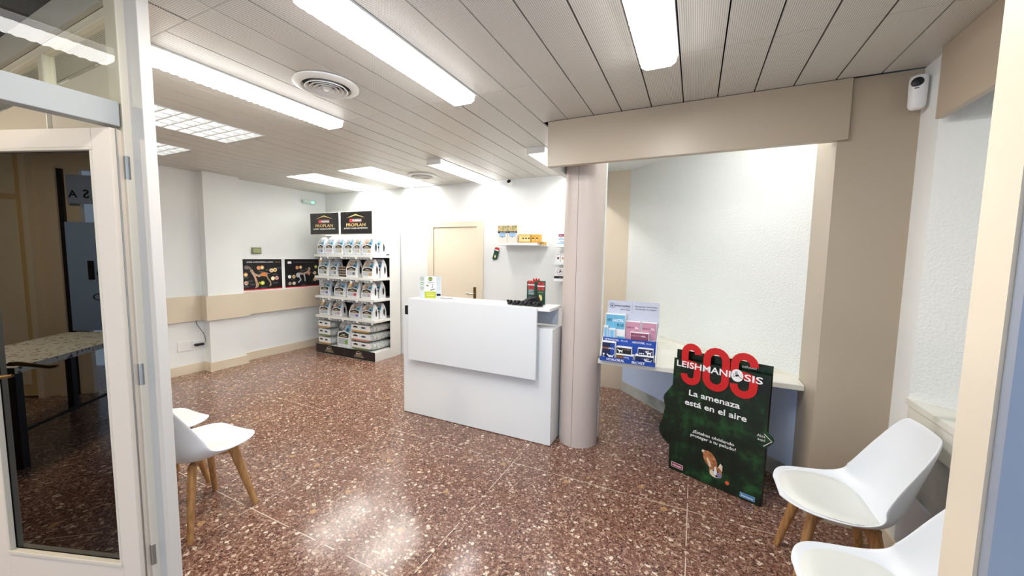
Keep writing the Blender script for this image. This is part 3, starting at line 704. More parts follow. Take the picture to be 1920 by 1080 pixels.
# ================================================================== LEFT WALL THINGS
def anatomy(y0, y1, kind, label):
    o = MB().box(-5.75, -5.742, y0, y1, 1.0, 1.468, WP).build('wall_poster'); tag(o, label, 'poster', 'anatomy posters on the left wall')
    M = frame((-5.742, 0, 0), 90); b = MB().at(M); u0, u1 = y0+.012, y1-.012; W_ = u1-u0
    b.rect(u0, u1, 1.008, 1.456, .001, BLK); b.rect(u0, u1, 1.008, 1.022, .002, RED)
    def dot(a, c, r, m, m2=None):
        b.disc(u0+W_*a, 1.02+.43*c, r, r, .003, m); 
        if m2: b.disc(u0+W_*a, 1.02+.43*c, r*.6, r*.6, .004, m2)
    X = lambda a, c: (u0+W_*a, 1.02+.43*c)
    if kind == 'dog':
        b.text('SISTEMA GASTROINTESTINAL CANINO', u0+W_*.14, u0+W_*.78, 1.405, .016, .003, WP, .02)
        b.text('PRO PLAN', u0+W_*.84, u0+W_*.96, 1.405, .013, .003, OCHRE, .01)
        b.stroke([X(.10, .72), X(.14, .76), X(.20, .73), X(.25, .62)], .030, .002, .003, mat('anatomy_shadow_print', C(110, 95, 88), .5))
        b.disc(*X(.14, .74), .035, .028, .0031, mat('anatomy_shadow_print', (0, 0, 0, 1)))
        b.stroke([X(.24, .64), X(.30, .50), X(.42, .45), X(.56, .52), X(.62, .50)], .040, .002, .0032, BONE)
        b.stroke([X(.28, .52), X(.33, .36), X(.35, .20), X(.36, .08), X(.32, .05)], .022, .002, .0033, BONE)
        b.stroke([X(.32, .45), X(.36, .30), X(.38, .16), X(.385, .07)], .014, .002, .0034, SALMON)
        b.stroke([X(.48, .50), X(.60, .48)], .055, .0034, .0036, ORANGE)
        b.stroke([X(.60, .48), X(.64, .33), X(.69, .24), X(.70, .12), X(.67, .08)], .020, .002, .0033, BONE)
        b.stroke([X(.60, .52), X(.68, .51)], .010, .002, .0033, BONE)
        for a, c, m, m2 in ((.11, .50, SALMON, YELL), (.12, .22, FURB, SALMON), (.42, .72, SALMON, ORANGE), (.50, .73, SALMON, YELL), (.73, .62, YELL, PINK), (.82, .64, YELL, SALMON), (.76, .34, YELL, WP), (.86, .35, PINK, SALMON), (.50, .20, LIME, YELL)): dot(a, c, .030, m, m2)
        b.stroke([X(.40, .14), X(.42, .24), X(.46, .16), X(.48, .2)], .014, .002, .0033, LIME)
    else:
        b.text('SISTEMA GASTROINTESTINAL FELINO', u0+W_*.24, u0+W_*.86, 1.40, .014, .003, GREYD, .01)
        b.rect(u0+W_*.08, u0+W_*.18, 1.385, 1.42, .003, WP)
        b.stroke([X(.70, .70), X(.69, .60), X(.64, .52), X(.52, .46), X(.40, .48), X(.36, .38)], .035, .002, .0032, BONE)
        b.disc(*X(.36, .42), .034, .038, .0034, GREY); b.stroke([X(.62, .52), X(.70, .50), X(.66, .42)], .045, .0034, .0036, SALMON)
        b.stroke([X(.40, .36), X(.44, .24), X(.36, .14)], .020, .002, .0033, GREY); b.stroke([X(.54, .44), X(.56, .28), X(.56, .18)], .018, .002, .0033, GREY)
        for a, c, m, m2 in ((.34, .70, SALMON, ORANGE), (.44, .71, SALMON, YELL), (.12, .37, WP, None), (.24, .37, YELL, SALMON), (.13, .12, FURB, None), (.24, .12, FURB, None), (.86, .48, YELL, PINK), (.86, .23, YELL, SALMON), (.96, .24, PINK, SALMON), (.9, .72, LIME, YELL)): dot(a, c, .027, m, m2)
    random.seed(3 if kind == 'dog' else 5)
    for a, c in ((.05, .12), (.05, .42), (.15, .30), (.42, .60), (.46, .06), (.76, .50), (.76, .20), (.86, .72), (.2, .18), (.58, .66)):
        for q in range(3): b.rect(u0+W_*a, u0+W_*(a+.10+.05*random.random()), 1.02+.43*c-q*.009, 1.02+.43*c-q*.009+.003, .0025, GREYD)
    b.build('print', o)
anatomy(3.140, 3.755, 'dog', 'black anatomy poster with a walking dog, the left one above the tan rail')
anatomy(3.780, 4.40, 'cat', 'black anatomy poster with a crouching cat, partly behind the display unit')
t = thing('emergency_light', 'small white emergency light with green glow high on the left wall near the corner', 'emergency light', (-5.75, 4.235, 2.385))
b = MB(); rr = []
for xx in (0, .035, .05):
    k = .125 if xx < .05 else .105; h2 = .032 if xx < .05 else .02
    rr.append([(xx, -k+.02, -h2), (xx, k-.02, -h2), (xx, k, -h2+.015), (xx, k, h2-.015), (xx, k-.02, h2), (xx, -k+.02, h2), (xx, -k, h2-.015), (xx, -k, -h2+.015)])
b.loft([r for r in rr], mat('pale_mint_plastic', C(205, 225, 218), .3)).build('housing', t, smooth=30)
MB().box(.051, .054, .02, .06, -.012, .012, LED).build('indicator', t)
t = thing('small_wall_sign', 'small olive green framed sign on the left wall above the dog poster', 'sign', (-5.745, 3.375, 1.58))
MB().box(0, .02, -.065, .065, -.045, .045, mat('olive_frame', C(95, 95, 60), .4)).build('frame', t, bevel=.003)
MB().at(frame((.021, 0, 0), 90)).rect(-.05, .055, -.03, .03, 0, mat('sage_panel', C(150, 155, 115), .4)).rect(-.02, .05, .002, .009, .001, OLIVE).disc(-.036, 0, .007, .007, .001, OLIVE).rect(-.02, .05, -.018, -.013, .001, OLIVE).build('panel', t)
def plate(y0, y1, z0, z1, label, x=-5.75):
    t = thing('socket_plate', label, 'socket', (x, (y0+y1)/2, (z0+z1)/2)); w, h = (y1-y0)/2, (z1-z0)/2
    MB().box(0, .010, -w, w, -h, h, WPL).build('cover', t, bevel=.004)
    return t
a = plate(2.385, 2.52, .295, .425, 'blank square white cover plate on the left wall, left of the plugged socket')
a = plate(2.54, 2.635, .295, .415, 'white wall socket with a black charger plugged in beside the pillar')
MB().at(Matrix(((0, 0, 1, 0.0105), (1, 0, 0, 0), (0, 1, 0, 0), (0, 0, 0, 1)))).disc(0, 0, .022, .022, .0, GREY).disc(0, -.0, .016, .016, .0006, GREYD).build('socket_face', a)
plate(4.20, 4.31, .27, .39, 'white double cover plate low on the left wall beside the display unit')
t = thing('charger', 'black plug charger with thin cable in the socket left of the pillar', 'charger', (-5.739, 2.60, .36))
MB().box(.003, .05, -.045, .05, -.013, .013, BLKP).build('plug_body', t, bevel=.004)
MB().tube([(.03, .045, .0), (.032, .075, .03), (.03, .068, .09), (.028, .05, .15), (.02, .02, .21), (.012, -.005, .26), (.01, -.012, .31)], .0035, BLKP, 6).build('cable', t, smooth=60)

# ================================================================== BACK WALL THINGS
def shelf(x0, x1, z, d, label, y=4.55):
    t = thing('wall_shelf', label, 'shelf', ((x0+x1)/2, y, z)); w = (x1-x0)/2
    MB().box(-w, w, -d, 0, -.032, 0, LAMW).build('board', t, bevel=.002)
    return t
shelf(-2.285, -1.735, 1.727, .25, 'white floating shelf on the back wall holding cartons, right of the door')
for i, x0 in enumerate((-2.275, -2.137)):
    t = thing('food_carton', 'tall white pet carton with blue bowl print, the %s one on the floating shelf' % ('left', 'right')[i], 'box', (x0+.067, 4.30, 1.728), 0, 'tall cartons on the floating shelf')
    MB().box(-.066, .066, .002, .14, 0, .214, mat('white_carton', C(240, 236, 226), .5)).build('carton', t, bevel=.001)
    b = MB().at(frame((0, .001, 0)))
    b.rect(-.065, .065, .14, .2135, .0005, mottled('garden_picture_print', [(.35, C(70, 110, 60)), (.5, C(200, 190, 130)), (.62, C(230, 180, 150)), (.75, C(240, 240, 225))], 38, .4))
    b.rect(-.065, .065, .118, .14, .001, NAVY).text('Specific', -.035, .05, .123, .011, .0015, WP, .01)
    b.poly([(-.05+.0, .118), (.05, .118)]+[(.05*math.cos(a), .118-.05*math.sin(a)) for a in [PI*i/12 for i in range(1, 12)]], .001, SKYB)
    b.disc(0, .072, .006, .005, .002, NAVY); b.rect(-.05, -.015, .076, .078, .0015, GREYD).rect(.015, .05, .076, .078, .0015, GREYD)
    b.build('print', t)
def yellow(x, y, z, w, h, d, label, rz=0, front='wide'):
    t = thing('yellow_carton', label, 'box', (x, y, z), rz, 'small yellow cartons on the floating shelf' if z > 1.5 else None)
    MB().box(-w/2, w/2, 0, d, 0, h, YEL).build('carton', t, bevel=.001)
    b = MB().at(frame((0, 0, 0))); b.rect(-w/2+.004, w/2-.004, h*.12, h*.88, .0008, YELL if front == 'wide' else YEL)
    for i in range(3 if front == 'wide' else 1):
        u = -w*.12+i*.038 if front == 'wide' else 0
        b.disc(u, h*.5, .012, .013, .0015, mat('brown_print', C(90, 55, 30), .5)); b.disc(u, h*.36, .007, .009, .002, WP)
    b.rect(-w*.3, w*.25, h*.74, h*.78, .0015, OCHRE); b.rect(-w/2+.002, w/2-.002, 0.003, h*.10, .0015, ORANGE)
    b.build('print', t)
yellow(-1.905, 4.31, 1.728, .155, .10, .06, 'wide yellow carton with three dark spots on the floating shelf')
yellow(-1.796, 4.32, 1.728, .052, .10, .10, 'narrow yellow carton in the middle of the floating shelf row', 0, 'n')
yellow(-1.742, 4.315, 1.728, .05, .10, .10, 'narrow yellow carton at the right end of the floating shelf', 0, 'n')
yellow(-1.707, 4.40, 1.700, .05, .04, .09, 'small yellow carton tucked at the right end of the floating shelf, lowest of them', 0, 'n')
struct(B(-1.734, -1.68, 4.40, 4.55, 1.690, 1.6995, LAMW).build('trim_shelf_end'))
t = thing('hanging_leaflet', 'small green and red leaflet hanging tilted on the back wall beside the door', 'leaflet', (-2.42, 4.53, 1.60))
b = MB().at(frame((0, 0, 0)) @ Matrix.Rotation(math.radians(-14), 4, 'Z'))
b.prism([(-.035, -.09), (0, -.10), (.035, -.08), (.04, .05), (-.03, .06)], -.003, 0, GREENB); b.rect(-.025, .035, .045, .075, .0005, RED); b.rect(-.022, .035, .03, .045, .001, WP); b.disc(0, -.05, .012, .018, .001, YELL)
b.build('card', t)
MB().tube([(-.045, .0, -.10), (-.03, -.002, -.06)], .003, BLKP, 6).build('pin', t)
t = thing('security_camera', 'small white camera with black lens under the ceiling on the back wall', 'camera', (-2.19, 4.545, 2.53))
MB().tube([(0, 0, .0), (0, -.03, .01), (0, -.05, -.01)], .010, WPL).build('mount', t, smooth=50)
MB().at(Matrix.Translation((0, -.075, -.035)) @ Matrix.Rotation(math.radians(60), 4, 'X')).lathe([(.001, -.04), (.026, -.038), (.034, -.02), (.034, .03), (.026, .045), (.001, .047)], WPL, n=24).build('camera_body', t, smooth=40)
MB().at(Matrix.Translation((0, -.080, -.042)) @ Matrix.Rotation(math.radians(60), 4, 'X')).lathe([(.027, .044), (.024, .052), (.001, .056)], BLKP, n=24).build('lens', t, smooth=40)
# three little shelves beside the column
SH3 = [(1.706, 'top'), (1.498, 'middle'), (1.302, 'bottom')]
for z, nm in SH3: shelf(-1.515, -1.27, z, .25, 'short white shelf on the back wall half behind the column, %s of three' % nm)
def pack(name, x, y, z, w, h, d, m, label, deco, rz=0, group=None):
    t = thing(name, label, 'box', (x, y, z), rz, group)
    MB().box(-w/2, w/2, 0, d, 0, h, m).build('carton', t, bevel=.001)
    b = MB().at(frame((0, -.0005, 0))); deco(b, w, h); b.build('print', t); return t
CART = mat('white_gloss_carton', C(244, 244, 244), .35)
def dk1(b, w, h): b.rect(-w/2+.003, w/2-.003, .004, h*.5, .0005, SKYB).rect(-w*.3, w*.1, h*.64, h*.76, .001, NAVY)
pack('medicine_box', -1.40, 4.32, 1.707, .17, .045, .10, CART, 'flat white and pale blue medicine box, lowest on the top small shelf', dk1)
pack('medicine_box', -1.43, 4.335, 1.753, .10, .045, .07, CART, 'white medicine box stacked middle on the top small shelf', dk1)
pack('medicine_box', -1.445, 4.34, 1.799, .065, .032, .05, MAUVE, 'little mauve box on top of the stack by the column', lambda b, w, h: b.rect(-w*.4, w*.2, h*.3, h*.6, .0005, PINK))
def dk2(c):
    def f(b, w, h): b.rect(-w*.38, w*.38, h*.82, h*.86, .0005, GREYD); b.poly([(0, h*.25), (w*.28, h*.45), (w*.2, h*.58), (0, h*.5), (-w*.2, h*.58), (-w*.28, h*.45)], .0006, c)
    return f
pack('heart_box', -1.468, 4.32, 1.499, .055, .105, .05, CART, 'white box with dark brown heart on the middle small shelf', dk2(mat('brown_print', (0, 0, 0, 1))))
pack('heart_box', -1.408, 4.32, 1.499, .055, .105, .05, CART, 'white box with salmon heart on the middle small shelf', dk2(SALMON))
def dk3(b, w, h):
    b.ring(0, h*.5, h*.30, h*.34, .0005, GREYD); b.poly([(-.02, h*.35), (.0, h*.7), (.015, h*.75), (.012, h*.6), (.03, h*.5), (.0, h*.45)], .0008, mat('brown_print', (0, 0, 0, 1)))
pack('dog_picture_box', -1.445, 4.33, 1.330, .125, .10, .08, CART, 'white box with a round dog emblem on the bottom small shelf', dk3)
pack('black_tray', -1.435, 4.315, 1.303, .155, .025, .13, BLKP, 'flat black case under the white dog emblem box', lambda b, w, h: b.rect(-w*.1, w*.3, h*.3, h*.6, .0005, GREYD))

# ================================================================== THINGS ON THE COUNTER
t = thing('counter_card', 'acrylic counter card with green icons standing on the left end of the counter', 'sign', (-2.28, 2.94, 1.1465), math.radians(25))
MB().box(-.105, .105, 0, .004, .0, .21, mat('pale_grey_card', C(214, 220, 222), .35)).box(-.10, .10, .004, .06, .0, .003, mat('clear_acrylic_foot', C(225, 228, 228), .15)).build('holder', t)
b = MB().at(frame((0, 0, 0)))
b.rect(-.055, .055, .005, .205, .0006, WP); b.disc(0, .182, .021, .021, .0012, OLIVE); b.rect(-.02, .02, .178, .184, .0018, LIME)
b.rect(-.055, .055, .0, .062, .0012, LIME); b.rect(-.035, .035, .022, .030, .0018, YELL); b.rect(-.04, .04, .042, .046, .0018, YELL)
b.disc(-.028, .118, .012, .008, .0012, OLIVE, rot=-.3); b.stroke([(.015, .095), (.022, .11), (.018, .125), (.03, .13)], .006, .001, .0014, GREYD); b.stroke([(.0, .072), (.02, .08), (.045, .088)], .007, .001, .0014, BLK)
b.rect(-.035, .04, .15, .153, .0012, GREYD); b.rect(-.025, .025, .143, .146, .0012, GREYD)
for i in range(3): b.ring(-.08, .182-.045*i, .010, .015, .0012, [OLIVE, GREENL, OLIVE][i], 16)
for i in range(3): b.ring(.08, .182-.045*i, .009, .012, .0012, GREY, 16)
b.rect(.06, .098, .02, .042, .0012, NAVY)
b.build('print', t)
t = thing('pen', 'grey pen lying on the counter beside the acrylic card', 'pen', (-2.10, 2.95, 1.152), .1)
MB().at(Matrix.Rotation(PI/2, 4, 'Y')).lathe([(.001, -.07), (.002, -.068), (.0045, -.055), (.0045, .06), (.003, .07), (.001, .071)], mat('grey_plastic', C(170, 170, 172), .4), n=10).build('barrel', t, smooth=40)
t = thing('monitor_edge', 'black corner of a small device behind the left end of the counter', 'device', (-2.515, 2.885, .9755))
MB().box(-.035, .02, 0, .03, .0045, .085, BLKP).build('screen', t, bevel=.003); MB().box(-.03, .015, -.01, .04, 0.0005, .004, BLKP).build('foot', t)
# green leaflet holder
t = thing('leaflet_holder', 'dark green folded leaflet display with red letters on the right end of the counter', 'leaflet holder', (-1.215, 3.02, 1.1465), math.radians(8))
MB().box(-.085, -.005, .0, .06, 0, .20, GREENB).build('left_box', t, bevel=.001)
MB().box(-.002, .075, .012, .022, 0, .205, GREENB).build('right_panel', t, bevel=.001)
def minisos(b, u0, u1, v, h, w):
    b.text('SOS', u0, u1, v, h*.42, w, RED, .05); b.rect(u0-.004, u1+.004, v-h*.13, v-h*.02, w, WP); b.text('SOS', u0, u1, v-h*.58, h*.42, w, RED, .05)
b = MB().at(frame((0, 0, 0))); minisos(b, -.075, -.02, .175, .075, .001)
for i in range(3): b.rect(-.07, -.022, .12-.016*i, .127-.016*i, .001, GREY)
b.build('print', t)
b = MB().at(frame((0, .012, 0))); minisos(b, .008, .066, .165, .07, .001); b.poly([(.025, .04), (.04, .03), (.05, .045), (.045, .08), (.05, .09), (.038, .075), (.03, .09), (.02, .08)], .001, YELL); b.rect(.012, .06, .105, .112, .001, OLIVE)
b.build('print', t)
t = thing('red_leaflets', 'small red die-cut card standing up behind the green leaflet display', 'card', (-1.255, 3.105, 1.1465))
MB().at(frame((0, 0, 0))).prism([(-.03, 0), (.04, 0), (.04, .20), (.028, .225), (.015, .205), (.004, .228), (-.01, .205), (-.02, .225), (-.03, .21)], -.003, 0, RED).build('card', t)
t = thing('coiled_leash', 'black chunky strap coiled along the right end of the counter edge', 'leash', (-1.275, 2.90, 1.170))
P = []
for i in range(100):
    a = i*.55; P.append((-.16+.32*i/99+.006*math.sin(i*.9), .016*math.sin(a), .010*math.cos(a)-.001))
MB().tube(P, .0115, BLKP, 8).build('webbing', t, smooth=60)
P = [(-.14+.28*i/20, .02*math.sin(i*1.3), -.009) for i in range(21)]
MB().tube(P, .012, BLKP, 8).build('strap', t, smooth=60)
t = thing('barcode_scanner', 'black handheld scanner lying between the coiled strap and the leaflet display', 'scanner', (-1.235, 2.975, 1.160), math.radians(20))
rings = []
for x, zz, ry, rz_ in ((-.075, .012, .004, .003), (-.07, .014, .022, .014), (-.04, .026, .030, .022), (0, .045, .032, .027), (.035, .05, .028, .026), (.06, .04, .02, .018), (.07, .03, .004, .004)):
    rings.append([(x, ry*math.cos(2*PI*i/14), zz+rz_*math.sin(2*PI*i/14)) for i in range(14)])
MB().loft(rings, BLKP).build('head', t, smooth=60); MB().box(.02, .05, -.02, .02, -.012, .04, BLKP).build('grip', t, bevel=.006)

# ================================================================== SILL DISPLAY
t = thing('counter_display', 'grey and blue cardboard medicine display with boxes standing on the marble sill', 'display stand', (-.44, 3.04, .7525))
M = Matrix.Translation((.44, -3.04, -.7525)); n = lambda: MB().at(M)
HG = mat('lilac_grey_card', C(200, 206, 222), .45)
n().box(-.625, -.228, 3.125, 3.131, .7525, 1.215, HG).build('back_card', t)
for x in (-.640, -.232):
    b = n(); P = [(2.965, .7525), (3.125, .7525), (3.125, 1.02), (3.045, .93), (2.965, .80)]
    b.add([(xx, p[0], p[1]) for xx in (x, x+.004) for p in P], [(4, 3, 2, 1, 0), (5, 6, 7, 8, 9)]+[(i, (i+1) % 5, 5+(i+1) % 5, 5+i) for i in range(5)], WP); b.build('side_card', t)
fl = n().box(-.640, -.228, 2.958, 2.963, .7525, .785, BLUE).build('front_lip', t)
n().at(M @ frame((0, 2.958, 0))).text('HYALORAL', -.585, -.45, .760, .019, .0008, WP, .02).text('IRCVET', -.395, -.30, .758, .019, .0008, WP, .02).build('lettering', fl)
bp_ = n().box(-.636, -.232, 3.043, 3.047, .7525, .925, BLUE).build('middle_panel', t)
n().at(M @ frame((0, 3.043, 0))).text('VETGASTRIL', -.625, -.51, .901, .014, .0008, WP, .02).text('PLUS', -.495, -.445, .901, .012, .0008, WP, .0).text('HEPATOSIL', -.41, -.315, .898, .014, .0008, WP, .02).text('PLUS', -.305, -.268, .898, .010, .0008, WP, 0).build('lettering', bp_)
n().box(-.636, -.232, 3.048, 3.124, .885, .889, BLUE).build('tray', t); n().box(-.636, -.232, 2.964, 3.042, .7525, .7565, BLUE).build('tray', t)
b = n().at(M @ frame((0, 3.125, 0))); b.ring(-.588, 1.175, .017, .020, .001, NAVY); b.disc(-.588, 1.171, .006, .005, .0012, NAVY)
for k in (-.007, 0, .007): b.disc(-.588+k, 1.179, .0022, .003, .0012, NAVY, 8)
b.text('pharmadiet', -.565, -.447, 1.168, .015, .001, NAVY, .02); b.text('VETERINARIA', -.53, -.447, 1.155, .006, .001, GREYD); b.rect(-.525, -.447, 1.142, 1.146, .001, NAVY)
b.rect(-.432, -.431, 1.12, 1.205, .001, GREYD)
b.text('Nuestras mascotas', -.412, -.245, 1.172, .011, .001, NAVY, .01); b.text('merecen lo mejor', -.408, -.247, 1.152, .011, .001, NAVY, .01)
b.build('header_print', t)
DX = math.radians(0)
def mbox(x0, x1, y, z, h, d, body, label, deco): return pack('medicine_box', (x0+x1)/2, y, z, x1-x0, h, d, body, label, deco)
def dog(b, u, v, s, m, w):
    P = [(0, .55), (.10, .66), (.16, .62), (.24, .50), (.60, .46), (.74, .44), (.92, .62), (.95, .60), (.84, .40), (.84, 0), (.76, 0), (.72, .24), (.44, .22), (.40, 0), (.32, 0), (.28, .26), (.16, .40), (.04, .48)]
    b.poly([(u+x*s, v+y*s) for x, y in P], w, m)
def d_gastril(b, w, h):
    b.rect(-w/2+.004, w/2-.004, h*.46, h*.97, .0008, LBLUE).text('VET', -w*.42, -w*.16, h*.72, h*.10, .0014, NAVY, .02).text('GASTRIL', -w*.14, w*.44, h*.72, h*.10, .0014, WP, .02).text('PLUS', w*.10, w*.42, h*.56, h*.09, .0014, NAVY, .02)
    b.rect(w*.12, w/2-.006, h*.04, h*.2, .0008, LBLUE)
mbox(-.628, -.473, 3.075, .890, .222, .045, CART, 'tall light blue medicine box at the upper left of the sill display', d_gastril)
def d_small(b, w, h): b.rect(-w/2+.002, w/2-.002, h*.12, h*.9, .0006, SKYB).rect(-w*.15, w*.15, h*.3, h*.8, .001, LBLUE)
mbox(-.635, -.60, 3.050, .890, .125, .022, CART, 'slim pale blue box, left of two in front of the tall light blue box', d_small)
mbox(-.597, -.545, 3.050, .890, .108, .022, CART, 'slim pale blue box, right of two in front of the tall light blue box', d_small)
def d_hep(b, w, h):
    b.rect(-w/2+.003, w/2-.003, h*.02, h*.97, .0008, PINK).text('HEPATO', -w*.44, w*.10, h*.66, h*.085, .0014, MAUVE, .02).text('SIL', w*.12, w*.38, h*.66, h*.085, .0014, WP, .02).text('PLUS', w*.16, w*.38, h*.56, h*.05, .0014, MAUVE)
    dog(b, 0, h*.05, w*.45, WP, .0014)
mbox(-.470, -.358, 3.090, .890, .172, .030, CART, 'pink medicine box, left of the two at the upper right of the sill display', d_hep)
mbox(-.352, -.238, 3.090, .890, .172, .030, CART, 'pink medicine box at the upper right corner of the sill display', d_hep)
def d_hep2(b, w, h): b.rect(-w/2+.003, w/2-.003, h*.02, h*.95, .0008, MAUVE).text('HEPATO', -w*.42, w*.08, h*.66, h*.11, .0014, PINK, .02).text('SIL', w*.10, w*.36, h*.66, h*.11, .0014, WP, .02)
mbox(-.428, -.290, 3.055, .890, .092, .030, CART, 'wide mauve box standing in front of the two pink boxes', d_hep2)
def d_hya(b, w, h):
    b.rect(-w/2+.005, w/2-.004, h*.02, h*.96, .0008, NAVY).rect(w*.15, w/2-.004, h*.30, h*.92, .0010, BLUE).text('HYAL', -w*.44, 0, h*.60, h*.10, .0014, ORANGE, .02).text('ORAL', 0, w*.42, h*.60, h*.10, .0014, WP, .02)
    dog(b, -w*.12, h*.06, w*.58, WP, .0014); b.disc(-w*.33, h*.14, .008, .008, .0014, WP); b.disc(-w*.33, h*.30, .008, .008, .0014, WP)
mbox(-.633, -.527, 2.985, .758, .142, .045, CART, 'tall navy medicine box with white dog at the lower left of the sill display', d_hya)
def d_blk(b, w, h): b.rect(-w/2+.003, w/2-.003, h*.06, h*.90, .0008, BLK).text('HYAL', -w*.02, w*.2, h*.62, h*.16, .0014, ORANGE).text('ORAL', w*.2, w*.42, h*.62, h*.16, .0014, GREY); dog(b, -w*.42, h*.15, w*.4, WP, .0014)
mbox(-.522, -.405, 2.992, .8135, .055, .045, CART, 'small black box resting on the brown and blue box in the sill display', d_blk)
def d_br(b, w, h): b.rect(-w/2+.003, w/2-.003, h*.04, h*.92, .0008, BLUE).rect(-w/2+.003, -w*.05, h*.04, h*.92, .001, mat('bronze_print', C(110, 75, 45), .5)).text('HYAL', -w*.42, -w*.1, h*.55, h*.2, .0014, ORANGE).text('ORAL', -w*.05, w*.26, h*.55, h*.2, .0014, WP, .01); dog(b, w*.2, h*.08, w*.28, WP, .0014)
mbox(-.520, -.386, 2.975, .758, .055, .060, CART, 'low brown and blue box at the bottom middle of the sill display', d_br)
def d_ir(b, w, h): b.rect(-w/2+.003, w/2-.003, h*.06, h*.92, .0008, NAVY).text('IRC', -w*.15, w*.02, h*.55, h*.2, .0014, PURPLE).text('VET', w*.03, w*.26, h*.55, h*.2, .0014, WP, .02); [b.disc(-w*.35+i*.013, h*.25, .0045, .0045, .0014, WP) for i in range(3)]; dog(b, -w*.02, h*.04, w*.46, WP, .0014)
mbox(-.378, -.240, 2.975, .758, .064, .060, CART, 'navy box with white dog at the lower right of the sill display', d_ir)
mbox(-.360, -.248, 2.995, .8225, .052, .040, CART, 'small navy box on top of the lower right navy box in the sill display', d_ir)
yellow(-.715+.05, 3.32, .7525, .09, .11, .06, 'yellow carton on the sill, just peeking out behind the column', .2, 'n')


# ================================================================== SOS STANDEE
ST_A = (-.101, 2.968, 0); ST = -22.288
t = thing('cardboard_standee', 'dark green cardboard floor display with big red SOS letters leaning near the alcove', 'advertising stand', ST_A, math.radians(ST))
F0 = frame((0, 0, 0))
MB().at(F0).prism([(0, .004), (.598, .004), (.603, .905), (.003, .90)], -.045, -.041, GRASS).build('back_board', t)
fr = [(0, .004), (.588, .004), (.600, .108), (.598, .387), (.640, .440), (.644, .458), (.634, .474), (.600, .503), (.603, .853), (.003, .843), (0, .640), (-.060, .545), (-.064, .520), (-.048, .46), (-.066, .36), (-.089, .285), (-.086, .262), (-.057, .215), (-.002, .177)]
MB().at(F0).prism(fr, -.004, 0, GRASS).build('front_board', t)
MB().at(F0).prism([(.0, .004), (.05, .004), (.05, .8), (.0, .8)], -.040, -.0045, BLK).prism([(.55, .004), (.598, .004), (.598, .8), (.55, .8)], -.040, -.0045, BLK).build('spacer', t)
def arc(cx, cy, rx, ry, a0, a1, n=9): return [(cx+rx*math.cos(math.radians(a0+(a1-a0)*i/n)), cy+ry*math.sin(math.radians(a0+(a1-a0)*i/n))) for i in range(n+1)]
def S_path(x, y, w, h):
    r = w/2; c = x+r
    return arc(c, y+h-r, r, r, -5, 180)+arc(c, y+h*.60, r, h*.10, 180, 250, 4)+arc(c, y+h*.40, r, h*.10, 70, 0, 4)+arc(c, y+r, r, r, 0, -185)
sw = .047
for x, nm in ((.080, 'S'), (.229, 'O'), (.401, 'S')):
    w, h = .093, .25; y = .694 if nm == 'S' else .694
    w = {.080: .090, .229: .120, .401: .112}[x]
    if nm == 'S':
        MB().at(F0).stroke(S_path(x, y, w, h), sw, .0005, .005, RED).build('red_letter_s', t)
    else:
        P = arc(x+w/2, y+h-w/2, w/2, w/2, 0, 180)+arc(x+w/2, y+w/2, w/2, w/2, 180, 360); P.append(P[0])
        MB().at(F0).stroke(P, sw, .0005, .005, RED).build('red_letter_o', t)
b = MB().at(F0)
b.text('LEISHMANI', .026, .380, .789, .044, .0065, WP, .018); b.disc(.4185, .812, .036, .041, .0065, WP, 28); b.text('SIS', .460, .564, .788, .044, .0065, WP, .018)
b.disc(.4185, .812, .012, .006, .0072, BLK, rot=.4); b.stroke([(.40, .80), (.413, .81), (.41, .838)], .003, .0068, .0074, BLK); b.stroke([(.425, .812), (.44, .80), (.447, .80)], .003, .0068, .0074, BLK); b.stroke([(.418, .815), (.40, .822), (.395, .80)], .002, .0068, .0074, BLK); b.stroke([(.42, .815), (.416, .84)], .005, .0068, .0074, GREYD)
b.text('La amenaza', .120, .446, .594, .041, .001, WP, .018); b.text('está en el aire', .095, .489, .521, .041, .001, WP, .018)
b.text('¿Estabas olvidando', .160, .427, .335, .021, .001, WP, .012); b.text('proteger a tu peludo?', .147, .440, .305, .021, .001, WP, .012)
b.text('Abre', .551, .596, .455, .017, .001, WP); b.text('aquí', .555, .597, .432, .015, .001, WP)
b.stroke([(.588, .482), (.632, .446), (.590, .402)], .004, .0006, .0012, WP)
b.rect(.021, .106, .026, .062, .001, WP).rect(.024, .103, .029, .059, .0015, mat('maroon_print', C(150, 30, 60), .4)).text('Advantix', .030, .097, .037, .014, .002, WP, .02)
b.rect(.479, .564, .018, .050, .001, SKYB).rect(.481, .562, .020, .048, .0015, mat('seresto_blue', C(60, 130, 190), .4)).text('Seresto', .486, .556, .026, .015, .002, WP, .02)
